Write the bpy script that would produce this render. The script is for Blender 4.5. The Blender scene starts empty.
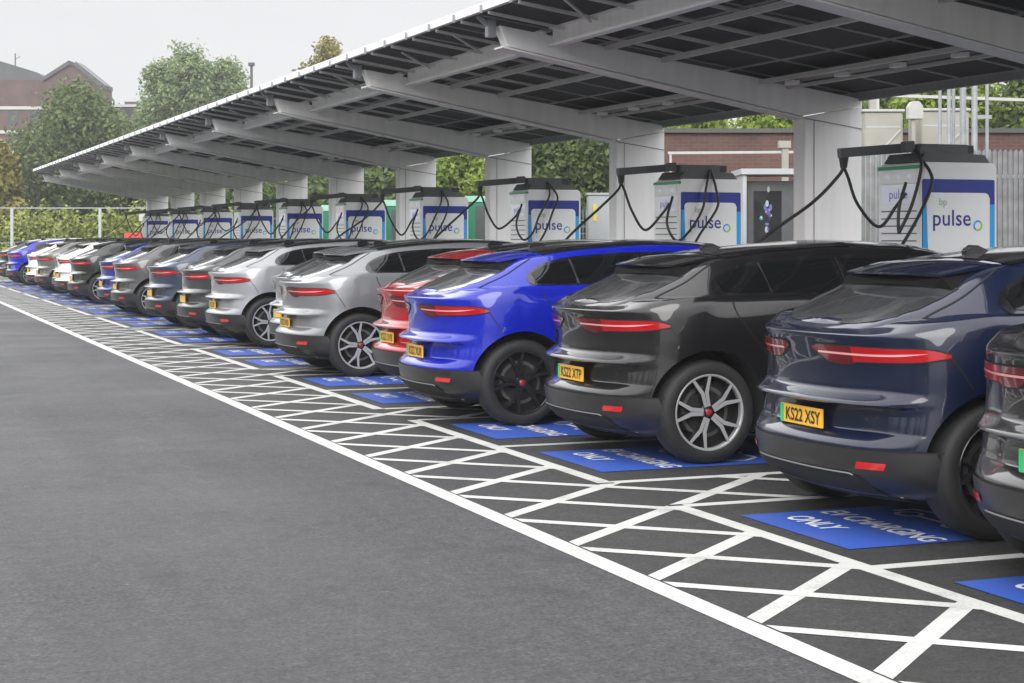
import bpy, bmesh, math, random
import numpy as np
from mathutils import Vector, Matrix

random.seed(7)
rng = np.random.default_rng(11)
PI = math.pi
SC = bpy.context.scene
COL = SC.collection

# ------------------------------------------------------------------ camera frame
F, H, YH = 1700.0, 1.66, 237.0
KD = F / 1577.0        # background distances were first measured with a 1577 px lens
TH = math.atan(662 / F)
CT, ST = math.cos(TH), math.sin(TH)


def at(px, depth, z=0.0):
    """point at a given distance along the view axis"""
    depth = depth * KD
    r = (px - 512) / F * depth
    return (r * CT + depth * ST, depth * CT - r * ST, z)


def zat(py, depth):
    return H + (YH - py) * depth * KD / F


cam_d = bpy.data.cameras.new('camera')
cam = bpy.data.objects.new('camera', cam_d)
COL.objects.link(cam)
cam.location = (0, 0, H)
cam.rotation_euler = (PI / 2, 0, -TH)
cam_d.sensor_width = 36
cam_d.lens = F / 1024 * 36
cam_d.shift_y = -(341.5 - YH) / 1024
cam_d.clip_end = 3000
SC.camera = cam
SC.view_settings.view_transform = 'Standard'
SC.view_settings.look = 'None'
SC.view_settings.exposure = 0.68
SC.view_settings.gamma = 1

# ------------------------------------------------------------------ world
W = bpy.data.worlds.new('World')
SC.world = W
W.use_nodes = True
nt = W.node_tree
nt.nodes.clear()
out = nt.nodes.new('ShaderNodeOutputWorld')
SUN_EL, SUN_AZ = math.radians(29), math.radians(214)   # azimuth measured clockwise from +Y
sky = nt.nodes.new('ShaderNodeTexSky')
sky.sky_type = 'NISHITA'
sky.sun_disc = False
sky.sun_elevation = SUN_EL
sky.sun_rotation = SUN_AZ
sky.dust_density = 4
bg1 = nt.nodes.new('ShaderNodeBackground')
bg1.inputs['Strength'].default_value = 0.05
nt.links.new(sky.outputs[0], bg1.inputs[0])
tc = nt.nodes.new('ShaderNodeTexCoord')
sep = nt.nodes.new('ShaderNodeSeparateXYZ')
nt.links.new(tc.outputs['Generated'], sep.inputs[0])
ramp = nt.nodes.new('ShaderNodeMapRange')
ramp.interpolation_type = 'SMOOTHSTEP'
ramp.inputs['From Min'].default_value = 0.14
ramp.inputs['From Max'].default_value = 0.36
ramp.inputs['To Min'].default_value = 0.545
ramp.inputs['To Max'].default_value = 1.85
nt.links.new(sep.outputs['Z'], ramp.inputs['Value'])
cn = nt.nodes.new('ShaderNodeTexNoise')
cn.inputs['Scale'].default_value = 2.2
cn.inputs['Detail'].default_value = 4
mapn = nt.nodes.new('ShaderNodeMapping')
mapn.inputs['Scale'].default_value = (1, 1, 3)
nt.links.new(tc.outputs['Generated'], mapn.inputs[0])
nt.links.new(mapn.outputs[0], cn.inputs['Vector'])
cr = nt.nodes.new('ShaderNodeMapRange')
cr.inputs['From Min'].default_value = 0.3
cr.inputs['From Max'].default_value = 0.7
cr.inputs['To Min'].default_value = 0.95
cr.inputs['To Max'].default_value = 1.05
nt.links.new(cn.outputs[0], cr.inputs['Value'])
mul = nt.nodes.new('ShaderNodeMath')
mul.operation = 'MULTIPLY'
nt.links.new(ramp.outputs[0], mul.inputs[0])
nt.links.new(cr.outputs[0], mul.inputs[1])
bg2 = nt.nodes.new('ShaderNodeBackground')
bg2.inputs['Color'].default_value = (0.985, 0.985, 1.0, 1)
nt.links.new(mul.outputs[0], bg2.inputs['Strength'])
mixw = nt.nodes.new('ShaderNodeMixShader')
mixw.inputs[0].default_value = 0.94
nt.links.new(bg1.outputs[0], mixw.inputs[1])
nt.links.new(bg2.outputs[0], mixw.inputs[2])
nt.links.new(mixw.outputs[0], out.inputs[0])

sd = bpy.data.lights.new('sun', 'SUN')
sd.energy = 1.5
sd.angle = math.radians(40)
sd.color = (1, 0.985, 0.96)
so = bpy.data.objects.new('sun', sd)
COL.objects.link(so)
dvec = Vector((math.sin(SUN_AZ) * math.cos(SUN_EL), math.cos(SUN_AZ) * math.cos(SUN_EL), math.sin(SUN_EL)))
so.rotation_euler = dvec.to_track_quat('Z', 'Y').to_euler()
so.location = (0, 0, 50)

# ------------------------------------------------------------------ materials


def mat(name, col, rough=0.5, metal=0.0, coat=0.0, var=0.0, vscale=8.0, bump=0.0, bscale=60.0,
        spec=0.5, col2=None, trans=0.0, coat_rough=0.04):
    m = bpy.data.materials.new(name)
    m.use_nodes = True
    n = m.node_tree
    p = n.nodes['Principled BSDF']
    p.inputs['Base Color'].default_value = (*col, 1)
    p.inputs['Roughness'].default_value = rough
    p.inputs['Metallic'].default_value = metal
    p.inputs['Coat Weight'].default_value = coat
    p.inputs['Coat Roughness'].default_value = coat_rough
    p.inputs['Specular IOR Level'].default_value = spec
    if var > 0 or col2 is not None:
        t = n.nodes.new('ShaderNodeTexCoord')
        no = n.nodes.new('ShaderNodeTexNoise')
        no.inputs['Scale'].default_value = vscale
        no.inputs['Detail'].default_value = 6
        n.links.new(t.outputs['Object'], no.inputs['Vector'])
        mr = n.nodes.new('ShaderNodeMapRange')
        mr.inputs['From Min'].default_value = 0.3
        mr.inputs['From Max'].default_value = 0.7
        n.links.new(no.outputs[0], mr.inputs['Value'])
        mx = n.nodes.new('ShaderNodeMixRGB')
        c2 = col2 if col2 is not None else tuple(min(1, c * (1 + var)) for c in col)
        c1 = col if col2 is not None else tuple(c * (1 - var) for c in col)
        mx.inputs[1].default_value = (*c1, 1)
        mx.inputs[2].default_value = (*c2, 1)
        n.links.new(mr.outputs[0], mx.inputs[0])
        n.links.new(mx.outputs[0], p.inputs['Base Color'])
        mr2 = n.nodes.new('ShaderNodeMapRange')
        mr2.inputs['To Min'].default_value = max(0, rough - 0.06)
        mr2.inputs['To Max'].default_value = min(1, rough + 0.08)
        n.links.new(no.outputs[0], mr2.inputs['Value'])
        n.links.new(mr2.outputs[0], p.inputs['Roughness'])
    if bump > 0:
        t = n.nodes.new('ShaderNodeTexCoord')
        no = n.nodes.new('ShaderNodeTexNoise')
        no.inputs['Scale'].default_value = bscale
        no.inputs['Detail'].default_value = 4
        n.links.new(t.outputs['Object'], no.inputs['Vector'])
        b = n.nodes.new('ShaderNodeBump')
        b.inputs['Strength'].default_value = bump
        b.inputs['Distance'].default_value = 0.02
        n.links.new(no.outputs[0], b.inputs['Height'])
        n.links.new(b.outputs[0], p.inputs['Normal'])
    return m


def asphalt(name, base, agg=0.35, patch=0.25):
    m = bpy.data.materials.new(name)
    m.use_nodes = True
    n = m.node_tree
    p = n.nodes['Principled BSDF']
    t = n.nodes.new('ShaderNodeTexCoord')

    def noise(scale, detail, rough=0.6, stretch=None):
        no = n.nodes.new('ShaderNodeTexNoise')
        no.inputs['Scale'].default_value = scale
        no.inputs['Detail'].default_value = detail
        no.inputs['Roughness'].default_value = rough
        if stretch:
            mp = n.nodes.new('ShaderNodeMapping')
            mp.inputs['Scale'].default_value = stretch
            n.links.new(t.outputs['Object'], mp.inputs[0])
            n.links.new(mp.outputs[0], no.inputs['Vector'])
        else:
            n.links.new(t.outputs['Object'], no.inputs['Vector'])
        return no

    def rng_(src, a, b, lo, hi):
        r = n.nodes.new('ShaderNodeMapRange')
        r.inputs['From Min'].default_value = a
        r.inputs['From Max'].default_value = b
        r.inputs['To Min'].default_value = lo
        r.inputs['To Max'].default_value = hi
        n.links.new(src, r.inputs['Value'])
        return r.outputs[0]

    def mulm(a, b):
        q = n.nodes.new('ShaderNodeMath')
        q.operation = 'MULTIPLY'
        n.links.new(a, q.inputs[0])
        n.links.new(b, q.inputs[1])
        return q.outputs[0]
    fine = noise(48, 4, 0.8)
    mid = noise(9, 5, 0.65)
    big = noise(0.35, 5, 0.6)
    streak = noise(1.0, 4, 0.6, (1.6, 0.10, 1))
    vor = n.nodes.new('ShaderNodeTexVoronoi')
    vor.inputs['Scale'].default_value = 55
    n.links.new(t.outputs['Object'], vor.inputs['Vector'])
    v = mulm(rng_(fine.outputs[0], 0.36, 0.64, 1 - agg * 0.8, 1 + agg), rng_(big.outputs[0], 0.3, 0.7, 1 - patch * 1.2, 1 + patch))
    v = mulm(v, rng_(streak.outputs[0], 0.3, 0.7, 0.80, 1.2))
    v = mulm(v, rng_(mid.outputs[0], 0.32, 0.68, 0.74, 1.24))
    coarse = noise(20, 3, 0.7)
    v = mulm(v, rng_(coarse.outputs[0], 0.33, 0.67, 0.74, 1.28))
    # scattered pale chippings
    v = mulm(v, rng_(vor.outputs['Color'], 0.93, 0.97, 1.0, 1.8))
    # oil drips, old spills and faint damp patches
    spill = noise(1.7, 2, 0.5)
    v = mulm(v, rng_(spill.outputs[0], 0.60, 0.72, 1.0, 0.66))
    drip = noise(6.5, 2, 0.5)
    v = mulm(v, rng_(drip.outputs[0], 0.71, 0.75, 1.0, 0.62))
    cm = n.nodes.new('ShaderNodeMixRGB')
    cm.blend_type = 'MULTIPLY'
    cm.inputs[0].default_value = 1
    cm.inputs[1].default_value = (*base, 1)
    n.links.new(v, cm.inputs[2])
    n.links.new(cm.outputs[0], p.inputs['Base Color'])
    n.links.new(rng_(big.outputs[0], 0.3, 0.7, 0.52, 0.80), p.inputs['Roughness'])
    p.inputs['Specular IOR Level'].default_value = 0.4
    b = n.nodes.new('ShaderNodeBump')
    b.inputs['Strength'].default_value = 0.8
    b.inputs['Distance'].default_value = 0.010
    n.links.new(fine.outputs[0], b.inputs['Height'])
    n.links.new(b.outputs[0], p.inputs['Normal'])
    return m


def brickmat(name, c1, c2, mortar, scale=1.0, axis='XZ'):
    m = bpy.data.materials.new(name)
    m.use_nodes = True
    n = m.node_tree
    p = n.nodes['Principled BSDF']
    p.inputs['Roughness'].default_value = 0.85
    t = n.nodes.new('ShaderNodeTexCoord')
    s = n.nodes.new('ShaderNodeSeparateXYZ')
    n.links.new(t.outputs['Object'], s.inputs[0])
    a = n.nodes.new('ShaderNodeMath')
    a.operation = 'ADD'
    n.links.new(s.outputs['X'], a.inputs[0])
    n.links.new(s.outputs['Y'], a.inputs[1])
    cb = n.nodes.new('ShaderNodeCombineXYZ')
    n.links.new(a.outputs[0], cb.inputs['X'])
    n.links.new(s.outputs['Z'], cb.inputs['Y'])
    br = n.nodes.new('ShaderNodeTexBrick')
    br.inputs['Scale'].default_value = scale
    br.inputs['Brick Width'].default_value = 0.225
    br.inputs['Row Height'].default_value = 0.075
    br.inputs['Mortar Size'].default_value = 0.008
    br.inputs['Color1'].default_value = (*c1, 1)
    br.inputs['Color2'].default_value = (*c2, 1)
    br.inputs['Mortar'].default_value = (*mortar, 1)
    n.links.new(cb.outputs[0], br.inputs['Vector'])
    no = n.nodes.new('ShaderNodeTexNoise')
    no.inputs['Scale'].default_value = 0.8
    no.inputs['Detail'].default_value = 6
    n.links.new(t.outputs['Object'], no.inputs['Vector'])
    mr = n.nodes.new('ShaderNodeMapRange')
    mr.inputs['From Min'].default_value = 0.3
    mr.inputs['From Max'].default_value = 0.7
    mr.inputs['To Min'].default_value = 0.75
    mr.inputs['To Max'].default_value = 1.15
    n.links.new(no.outputs[0], mr.inputs['Value'])
    mm = n.nodes.new('ShaderNodeMixRGB')
    mm.blend_type = 'MULTIPLY'
    mm.inputs[0].default_value = 1
    n.links.new(br.outputs['Color'], mm.inputs[1])
    n.links.new(mr.outputs[0], mm.inputs[2])
    n.links.new(mm.outputs[0], p.inputs['Base Color'])
    return m


def leafmat(name, c_dark, c_light, scale=1.2):
    m = bpy.data.materials.new(name)
    m.use_nodes = True
    n = m.node_tree
    p = n.nodes['Principled BSDF']
    p.inputs['Roughness'].default_value = 0.6
    p.inputs['Specular IOR Level'].default_value = 0.25
    t = n.nodes.new('ShaderNodeTexCoord')
    a = n.nodes.new('ShaderNodeTexNoise')
    a.inputs['Scale'].default_value = scale
    a.inputs['Detail'].default_value = 3
    n.links.new(t.outputs['Object'], a.inputs['Vector'])
    b = n.nodes.new('ShaderNodeTexWhiteNoise')
    g = n.nodes.new('ShaderNodeNewGeometry')
    n.links.new(g.outputs['Random Per Island'], b.inputs['Vector'])
    ad = n.nodes.new('ShaderNodeMath')
    ad.operation = 'MULTIPLY_ADD'
    n.links.new(g.outputs['Random Per Island'], ad.inputs[0])
    ad.inputs[1].default_value = 0.42
    n.links.new(a.outputs[0], ad.inputs[2])
    mr = n.nodes.new('ShaderNodeMapRange')
    mr.inputs['From Min'].default_value = 0.4
    mr.inputs['From Max'].default_value = 1.02
    n.links.new(ad.outputs[0], mr.inputs['Value'])
    mx = n.nodes.new('ShaderNodeMixRGB')
    mx.inputs[1].default_value = (*c_dark, 1)
    mx.inputs[2].default_value = (*c_light, 1)
    n.links.new(mr.outputs[0], mx.inputs[0])
    n.links.new(mx.outputs[0], p.inputs['Base Color'])
    tr = n.nodes.new('ShaderNodeBsdfTranslucent')
    n.links.new(mx.outputs[0], tr.inputs[0])
    ms = n.nodes.new('ShaderNodeMixShader')
    ms.inputs[0].default_value = 0.3
    n.links.new(p.outputs[0], ms.inputs[1])
    n.links.new(tr.outputs[0], ms.inputs[2])
    n.links.new(ms.outputs[0], n.nodes['Material Output'].inputs[0])
    return m


def paintmark(name, col, worn):
    """road paint: slightly worn, dirty"""
    m = bpy.data.materials.new(name)
    m.use_nodes = True
    n = m.node_tree
    p = n.nodes['Principled BSDF']
    p.inputs['Roughness'].default_value = 0.6
    t = n.nodes.new('ShaderNodeTexCoord')
    a = n.nodes.new('ShaderNodeTexNoise')
    a.inputs['Scale'].default_value = 55
    a.inputs['Detail'].default_value = 4
    a.inputs['Roughness'].default_value = 0.7
    n.links.new(t.outputs['Object'], a.inputs['Vector'])
    b = n.nodes.new('ShaderNodeTexNoise')
    b.inputs['Scale'].default_value = 2.5
    b.inputs['Detail'].default_value = 5
    n.links.new(t.outputs['Object'], b.inputs['Vector'])
    ad = n.nodes.new('ShaderNodeMath')
    ad.operation = 'ADD'
    n.links.new(a.outputs[0], ad.inputs[0])
    n.links.new(b.outputs[0], ad.inputs[1])
    mr = n.nodes.new('ShaderNodeMapRange')
    mr.inputs['From Min'].default_value = 1.00
    mr.inputs['From Max'].default_value = 1.38
    mr.inputs['To Max'].default_value = worn
    n.links.new(ad.outputs[0], mr.inputs['Value'])
    mx = n.nodes.new('ShaderNodeMixRGB')
    mx.inputs[1].default_value = (*col, 1)
    mx.inputs[2].default_value = (0.09, 0.09, 0.09, 1)
    n.links.new(mr.outputs[0], mx.inputs[0])
    n.links.new(mx.outputs[0], p.inputs['Base Color'])
    bp = n.nodes.new('ShaderNodeBump')
    bp.inputs['Strength'].default_value = 0.35
    bp.inputs['Distance'].default_value = 0.004
    n.links.new(a.outputs[0], bp.inputs['Height'])
    n.links.new(bp.outputs[0], p.inputs['Normal'])
    return m


M = {}
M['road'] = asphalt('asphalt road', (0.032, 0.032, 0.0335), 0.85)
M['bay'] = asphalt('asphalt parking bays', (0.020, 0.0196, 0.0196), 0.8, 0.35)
M['white_line'] = paintmark('white road paint', (0.44, 0.44, 0.42), 0.6)
M['blue_pad'] = paintmark('blue bay paint', (0.014, 0.062, 0.33), 0.45)
M['pad_text'] = paintmark('white bay lettering', (0.60, 0.62, 0.67), 0.45)
M['steel'] = mat('white painted steel', (0.82, 0.82, 0.81), 0.45, var=0.06, vscale=1.5, bump=0.05)
_n = M['steel'].node_tree
_no = [q for q in _n.nodes if q.type == 'TEX_NOISE'][0]
_tc = [q for q in _n.nodes if q.type == 'TEX_COORD'][0]
_mp = _n.nodes.new('ShaderNodeMapping')
_mp.inputs['Scale'].default_value = (5, 5, 0.35)
_n.links.new(_tc.outputs['Object'], _mp.inputs[0])
_n.links.new(_mp.outputs[0], _no.inputs['Vector'])
M['steel_seam'] = mat('steel plate seam', (0.2, 0.2, 0.2), 0.6)  # grey line of the joint between column plates
M['galv'] = mat('galvanised steel', (0.29, 0.305, 0.32), 0.5, 0.3, var=0.12, vscale=12)
M['rail_al'] = mat('pale aluminium rail', (0.62, 0.62, 0.60), 0.45, 0.2, var=0.06, vscale=6)
M['panel'] = mat('solar module backsheet', (0.040, 0.041, 0.044), 0.7, var=0.25, vscale=2, spec=0.2)
M['panel_frame'] = mat('module frame aluminium', (0.34, 0.34, 0.33), 0.5, 0.2)
M['lampdisc'] = mat('canopy lamp diffuser', (0.82, 0.82, 0.80), 0.4)
M['tray'] = mat('cable tray', (0.2, 0.2, 0.2), 0.5, 0.3)
M['chg_white'] = mat('charger white enamel', (0.78, 0.79, 0.79), 0.3, coat=0.3, var=0.02, vscale=3)
M['chg_white2'] = mat('charger inner panel', (0.82, 0.83, 0.83), 0.3, coat=0.3)
M['chg_navy'] = mat('charger navy vinyl', (0.004, 0.022, 0.27), 0.35)
M['chg_cyan'] = mat('charger cyan vinyl', (0.005, 0.36, 0.80), 0.35)
M['chg_green'] = mat('charger green vinyl', (0.02, 0.28, 0.12), 0.35)
M['chg_lime'] = mat('charger lime vinyl', (0.35, 0.6, 0.08), 0.35)
M['chg_palegreen'] = mat('charger pale green lettering', (0.36, 0.52, 0.40), 0.4)
M['chg_vent'] = mat('charger vent slot', (0.12, 0.12, 0.13), 0.6)
M['chg_dark'] = mat('charger dark plastic', (0.075, 0.08, 0.082), 0.5, var=0.1)
M['rubber'] = mat('black cable rubber', (0.012, 0.012, 0.013), 0.5)
M['violet'] = mat('charger violet lettering', (0.16, 0.12, 0.5), 0.4)
M['glass'] = mat('dark tinted glass', (0.004, 0.0045, 0.005), 0.03, spec=0.45)
M['rear_glass'] = mat('greyed mottled rear screen', (0.030, 0.031, 0.033), 0.22, spec=1.0, var=0.35, vscale=3, coat=1.0)  # rear glass with a greyed base colour, mottled by noise
M['matt_black'] = mat('matt black plastic', (0.004, 0.004, 0.004), 0.6, spec=0.1)
M['gloss_black'] = mat('gloss black trim', (0.008, 0.008, 0.009), 0.12, coat=0.6)
M['trim'] = mat('dark grey bumper plastic', (0.013, 0.013, 0.014), 0.38, coat=0.2, coat_rough=0.2, var=0.1)
M['dull_strip'] = mat('dull bumper strip', (0.16, 0.16, 0.165), 0.35, 0.4)
M['black'] = mat('black underbody', (0.008, 0.008, 0.008), 0.9)
M['tyre'] = mat('tyre rubber', (0.009, 0.009, 0.0095), 0.7, var=0.25, vscale=20, bump=0.1)
M['alloy'] = mat('machined alloy', (0.42, 0.42, 0.435), 0.32, 0.4)
M['alloy_dark'] = mat('gloss black alloy', (0.012, 0.012, 0.013), 0.2, coat=0.5)
M['disc'] = mat('brake disc', (0.16, 0.15, 0.15), 0.5, 0.7)
M['red_cap'] = mat('red hub cap', (0.3, 0.012, 0.018), 0.25, coat=0.6)
M['lamp_red'] = mat('tail lamp red', (0.31, 0.002, 0.007), 0.14, coat=0.6)
M['lamp_smoke'] = mat('tail lamp smoked red', (0.10, 0.002, 0.005), 0.12, coat=0.5)
M['lamp_strip'] = mat('tail lamp light guide', (0.72, 0.28, 0.28), 0.2, coat=1.0)
M['reflector'] = mat('red reflector', (0.42, 0.012, 0.016), 0.15, coat=0.6)
M['plate'] = mat('yellow number plate', (0.72, 0.40, 0.03), 0.35)
M['plate_green'] = mat('green plate band', (0.02, 0.42, 0.14), 0.35)
M['plate_white'] = mat('white number plate', (0.7, 0.7, 0.68), 0.35)
M['plate_text'] = mat('plate lettering', (0.012, 0.012, 0.012), 0.4)
M['head'] = mat('headlamp glass', (0.5, 0.52, 0.55), 0.06, coat=1.0)
M['chrome'] = mat('satin chrome', (0.6, 0.6, 0.6), 0.2, 1.0)
M['bark'] = mat('bark', (0.07, 0.055, 0.04), 0.9, var=0.3, vscale=6, bump=0.5, bscale=12)
M['brick'] = brickmat('red brick', (0.085, 0.040, 0.034), (0.11, 0.053, 0.044), (0.10, 0.075, 0.066))
M['brick_far'] = brickmat('old red brick', (0.085, 0.044, 0.042), (0.105, 0.056, 0.052), (0.11, 0.09, 0.085))
M['roof_dark'] = mat('dark roof sheet', (0.065, 0.065, 0.07), 0.6, var=0.15, vscale=1)
M['band'] = mat('pale concrete band', (0.40, 0.40, 0.385), 0.7, var=0.08)
M['win_far'] = mat('building window glass', (0.05, 0.055, 0.06), 0.1, spec=0.8)
M['beige'] = mat('beige cabinet enamel', (0.29, 0.28, 0.245), 0.5, var=0.08, vscale=3)
M['grey_cab'] = mat('grey cabinet enamel', (0.36, 0.38, 0.39), 0.45, var=0.05, vscale=3)
M['green_cab'] = mat('green cabinet enamel', (0.02, 0.20, 0.10), 0.4, var=0.06)
M['mint'] = mat('mint cabinet lid', (0.32, 0.58, 0.46), 0.4)
M['yellow'] = mat('yellow warning sticker', (0.7, 0.55, 0.05), 0.4)
M['red_barrier'] = mat('red plastic barrier', (0.45, 0.05, 0.035), 0.5)
M['grass'] = mat('rough grass', (0.10, 0.13, 0.035), 0.9, col2=(0.06, 0.09, 0.02), vscale=0.4, bump=0.6, bscale=10)


def emis(name, col, strength):
    m = bpy.data.materials.new(name)
    m.use_nodes = True
    p = m.node_tree.nodes['Principled BSDF']
    p.inputs['Base Color'].default_value = (*col, 1)
    p.inputs['Emission Color'].default_value = (*col, 1)
    p.inputs['Emission Strength'].default_value = strength
    p.inputs['Roughness'].default_value = 0.15
    return m


M['scr_violet'] = emis('screen violet', (0.09, 0.07, 0.22), 0.2)
M['scr_blue'] = emis('screen blue text', (0.09, 0.12, 0.27), 0.2)
M['scr_green'] = emis('screen green light', (0.15, 0.5, 0.25), 0.3)
M['screen_grey'] = emis('small charger display', (0.42, 0.44, 0.5), 0.3)


def paint(name, col, metal=0.0, rough=0.3, flake=0.0):
    m = mat(name, col, rough, metal, coat=1.0, coat_rough=0.03, spec=0.15)
    m.node_tree.nodes['Principled BSDF'].inputs['Coat IOR'].default_value = 1.5
    n = m.node_tree
    p = n.nodes['Principled BSDF']
    # very fine orange peel and a faint road-dust film low on the panels
    t = n.nodes.new('ShaderNodeTexCoord')
    no = n.nodes.new('ShaderNodeTexNoise')
    no.inputs['Scale'].default_value = 3.0
    no.inputs['Detail'].default_value = 5
    n.links.new(t.outputs['Object'], no.inputs['Vector'])
    mr = n.nodes.new('ShaderNodeMapRange')
    mr.inputs['From Min'].default_value = 0.35
    mr.inputs['From Max'].default_value = 0.7
    mr.inputs['To Min'].default_value = 0.01
    mr.inputs['To Max'].default_value = 0.05
    n.links.new(no.outputs[0], mr.inputs['Value'])
    n.links.new(mr.outputs[0], p.inputs['Coat Roughness'])
    return m


P = dict(
    navy=paint('navy metallic paint', (0.0025, 0.006, 0.022), 0.0, 0.35),
    black=paint('black metallic paint', (0.006, 0.006, 0.0065), 0.0, 0.35),
    blue=paint('bright blue metallic paint', (0.002, 0.010, 0.30), 0.0, 0.35),
    red=paint('red metallic paint', (0.27, 0.002, 0.006), 0.0, 0.35),
    silver=paint('silver grey metallic paint', (0.19, 0.197, 0.207), 0.35, 0.32),
    pale=paint('pale silver metallic paint', (0.26, 0.267, 0.28), 0.3, 0.32),
    grey=paint('mid grey metallic paint', (0.075, 0.075, 0.077), 0.25, 0.32),
    bluegrey=paint('blue grey metallic paint', (0.030, 0.040, 0.068), 0.25, 0.32),
    bronze=paint('dark grey metallic paint', (0.040, 0.042, 0.043), 0.25, 0.32),
    midblue=paint('mid blue metallic paint', (0.010, 0.022, 0.17), 0.1, 0.32),
    white=paint('white paint', (0.74, 0.74, 0.73), 0.0, 0.35),
    green=paint('very dark green paint', (0.012, 0.017, 0.013), 0.1, 0.3),
    brown=paint('grey brown metallic paint', (0.12, 0.11, 0.10), 0.3, 0.32),
)

# ------------------------------------------------------------------ mesh helpers


class MB:
    """collects verts / faces with material slots, then links ONE mesh object"""

    def __init__(self):
        self.v, self.f, self.m = [], [], []
        self.mats = []

    def slot(self, m):
        if m not in self.mats:
            self.mats.append(m)
        return self.mats.index(m)

    def add(self, vs, fs, m):
        o = len(self.v)
        k = self.slot(m)
        self.v.extend([tuple(map(float, p)) for p in vs])
        for f in fs:
            self.f.append([i + o for i in f])
            self.m.append(k)

    def box(self, x0, x1, y0, y1, z0, z1, m):
        vs = [(x0, y0, z0), (x1, y0, z0), (x1, y1, z0), (x0, y1, z0), (x0, y0, z1), (x1, y0, z1), (x1, y1, z1), (x0, y1, z1)]
        self.add(vs, [(3, 2, 1, 0), (4, 5, 6, 7), (0, 1, 5, 4), (1, 2, 6, 5), (2, 3, 7, 6), (3, 0, 4, 7)], m)

    def bar(self, a, b, w, h, m, up=(0, 0, 1)):
        a, b = Vector(a), Vector(b)
        d = (b - a).normalized()
        u = Vector(up)
        s = d.cross(u)
        if s.length < 1e-4:
            s = d.cross(Vector((1, 0, 0)))
        s.normalize()
        u = s.cross(d).normalized()
        vs = []
        for p in (a, b):
            for i, j in ((-1, -1), (1, -1), (1, 1), (-1, 1)):
                vs.append(p + s * (w / 2 * i) + u * (h / 2 * j))
        self.add(vs, [(0, 1, 2, 3), (7, 6, 5, 4), (0, 4, 5, 1), (1, 5, 6, 2), (2, 6, 7, 3), (3, 7, 4, 0)], m)

    def tube(self, pts, r, m, n=10, taper=None):
        pts = [Vector(p) for p in pts]
        vs, fs = [], []
        L = len(pts)
        prev = None
        for i, p in enumerate(pts):
            d = (pts[min(i + 1, L - 1)] - pts[max(i - 1, 0)]).normalized()
            if prev is None:
                s = d.cross(Vector((0, 0, 1)))
                if s.length < 1e-3:
                    s = d.cross(Vector((1, 0, 0)))
            else:
                s = prev - d * prev.dot(d)
            s.normalize()
            prev = s
            t = d.cross(s)
            rr = r if taper is None else taper[i]
            for k in range(n):
                a = 2 * PI * k / n
                vs.append(p + (s * math.cos(a) + t * math.sin(a)) * rr)
        for i in range(L - 1):
            for k in range(n):
                k2 = (k + 1) % n
                fs.append((i * n + k, i * n + k2, (i + 1) * n + k2, (i + 1) * n + k))
        fs.append(tuple(range(n))[::-1])
        fs.append(tuple((L - 1) * n + k for k in range(n)))
        self.add(vs, fs, m)

    def prism(self, poly, axis, a, b, m):
        """poly: list of 2D points extruded along axis ('x': (y,z), 'y': (x,z), 'z': (x,y))"""
        def mk(p, t):
            return {'x': (t, p[0], p[1]), 'y': (p[0], t, p[1]), 'z': (p[0], p[1], t)}[axis]
        n = len(poly)
        vs = [mk(p, a) for p in poly] + [mk(p, b) for p in poly]
        fs = [tuple(range(n)), tuple(range(2 * n - 1, n - 1, -1))]
        for i in range(n):
            j = (i + 1) % n
            fs.append((i, i + n, j + n, j))
        self.add(vs, fs, m)

    def grid(self, g, m, flip=False):
        nr, ncol = len(g), len(g[0])
        vs = [p for r in g for p in r]
        fs = []
        for i in range(nr - 1):
            for j in range(ncol - 1):
                q = (i * ncol + j, i * ncol + j + 1, (i + 1) * ncol + j + 1, (i + 1) * ncol + j)
                fs.append(q[::-1] if flip else q)
        self.add(vs, fs, m)

    def lathe(self, prof, axis_pt, m, n=48):
        """prof: (r, y) revolved about the Y axis through axis_pt"""
        vs, fs = [], []
        for r, y in prof:
            for k in range(n):
                a = 2 * PI * k / n
                vs.append((axis_pt[0] + r * math.cos(a), axis_pt[1] + y, axis_pt[2] + r * math.sin(a)))
        for i in range(len(prof) - 1):
            for k in range(n):
                k2 = (k + 1) % n
                fs.append((i * n + k, i * n + k2, (i + 1) * n + k2, (i + 1) * n + k))
        self.add(vs, fs, m)

    def build(self, name, parent=None, smooth=None, bevel=0.0, recalc=True, merge=False):
        me = bpy.data.meshes.new(name)
        me.from_pydata(self.v, [], self.f)
        for m in self.mats:
            me.materials.append(m)
        me.polygons.foreach_set('material_index', self.m)
        if recalc or merge or bevel:
            bm = bmesh.new()
            bm.from_mesh(me)
            if merge:
                bmesh.ops.remove_doubles(bm, verts=bm.verts, dist=1e-4)
            if recalc:
                bmesh.ops.recalc_face_normals(bm, faces=bm.faces)
            if bevel:
                es = [e for e in bm.edges if len(e.link_faces) == 2 and e.calc_face_angle(0) > 0.6]
                bmesh.ops.bevel(bm, geom=es, offset=bevel, segments=2, affect='EDGES', clamp_overlap=True)
            bm.to_mesh(me)
            bm.free()
        if smooth is not None:
            me.shade_smooth()
            me.set_sharp_from_angle(angle=math.radians(smooth))
        me.update()
        o = bpy.data.objects.new(name, me)
        COL.objects.link(o)
        if parent is not None:
            o.parent = parent
        return o


def empty(name, loc=(0, 0, 0), rz=0.0):
    o = bpy.data.objects.new(name, None)
    COL.objects.link(o)
    o.location = loc
    o.rotation_euler = (0, 0, rz)
    o.empty_display_size = 0.2
    return o


def tag(o, label, cat, group=None):
    o['label'] = label
    o['category'] = cat
    if group:
        o['group'] = group
    elif 'group' in o:
        del o['group']
    return o


def struct(o, kind='structure'):
    o['kind'] = kind
    return o


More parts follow.
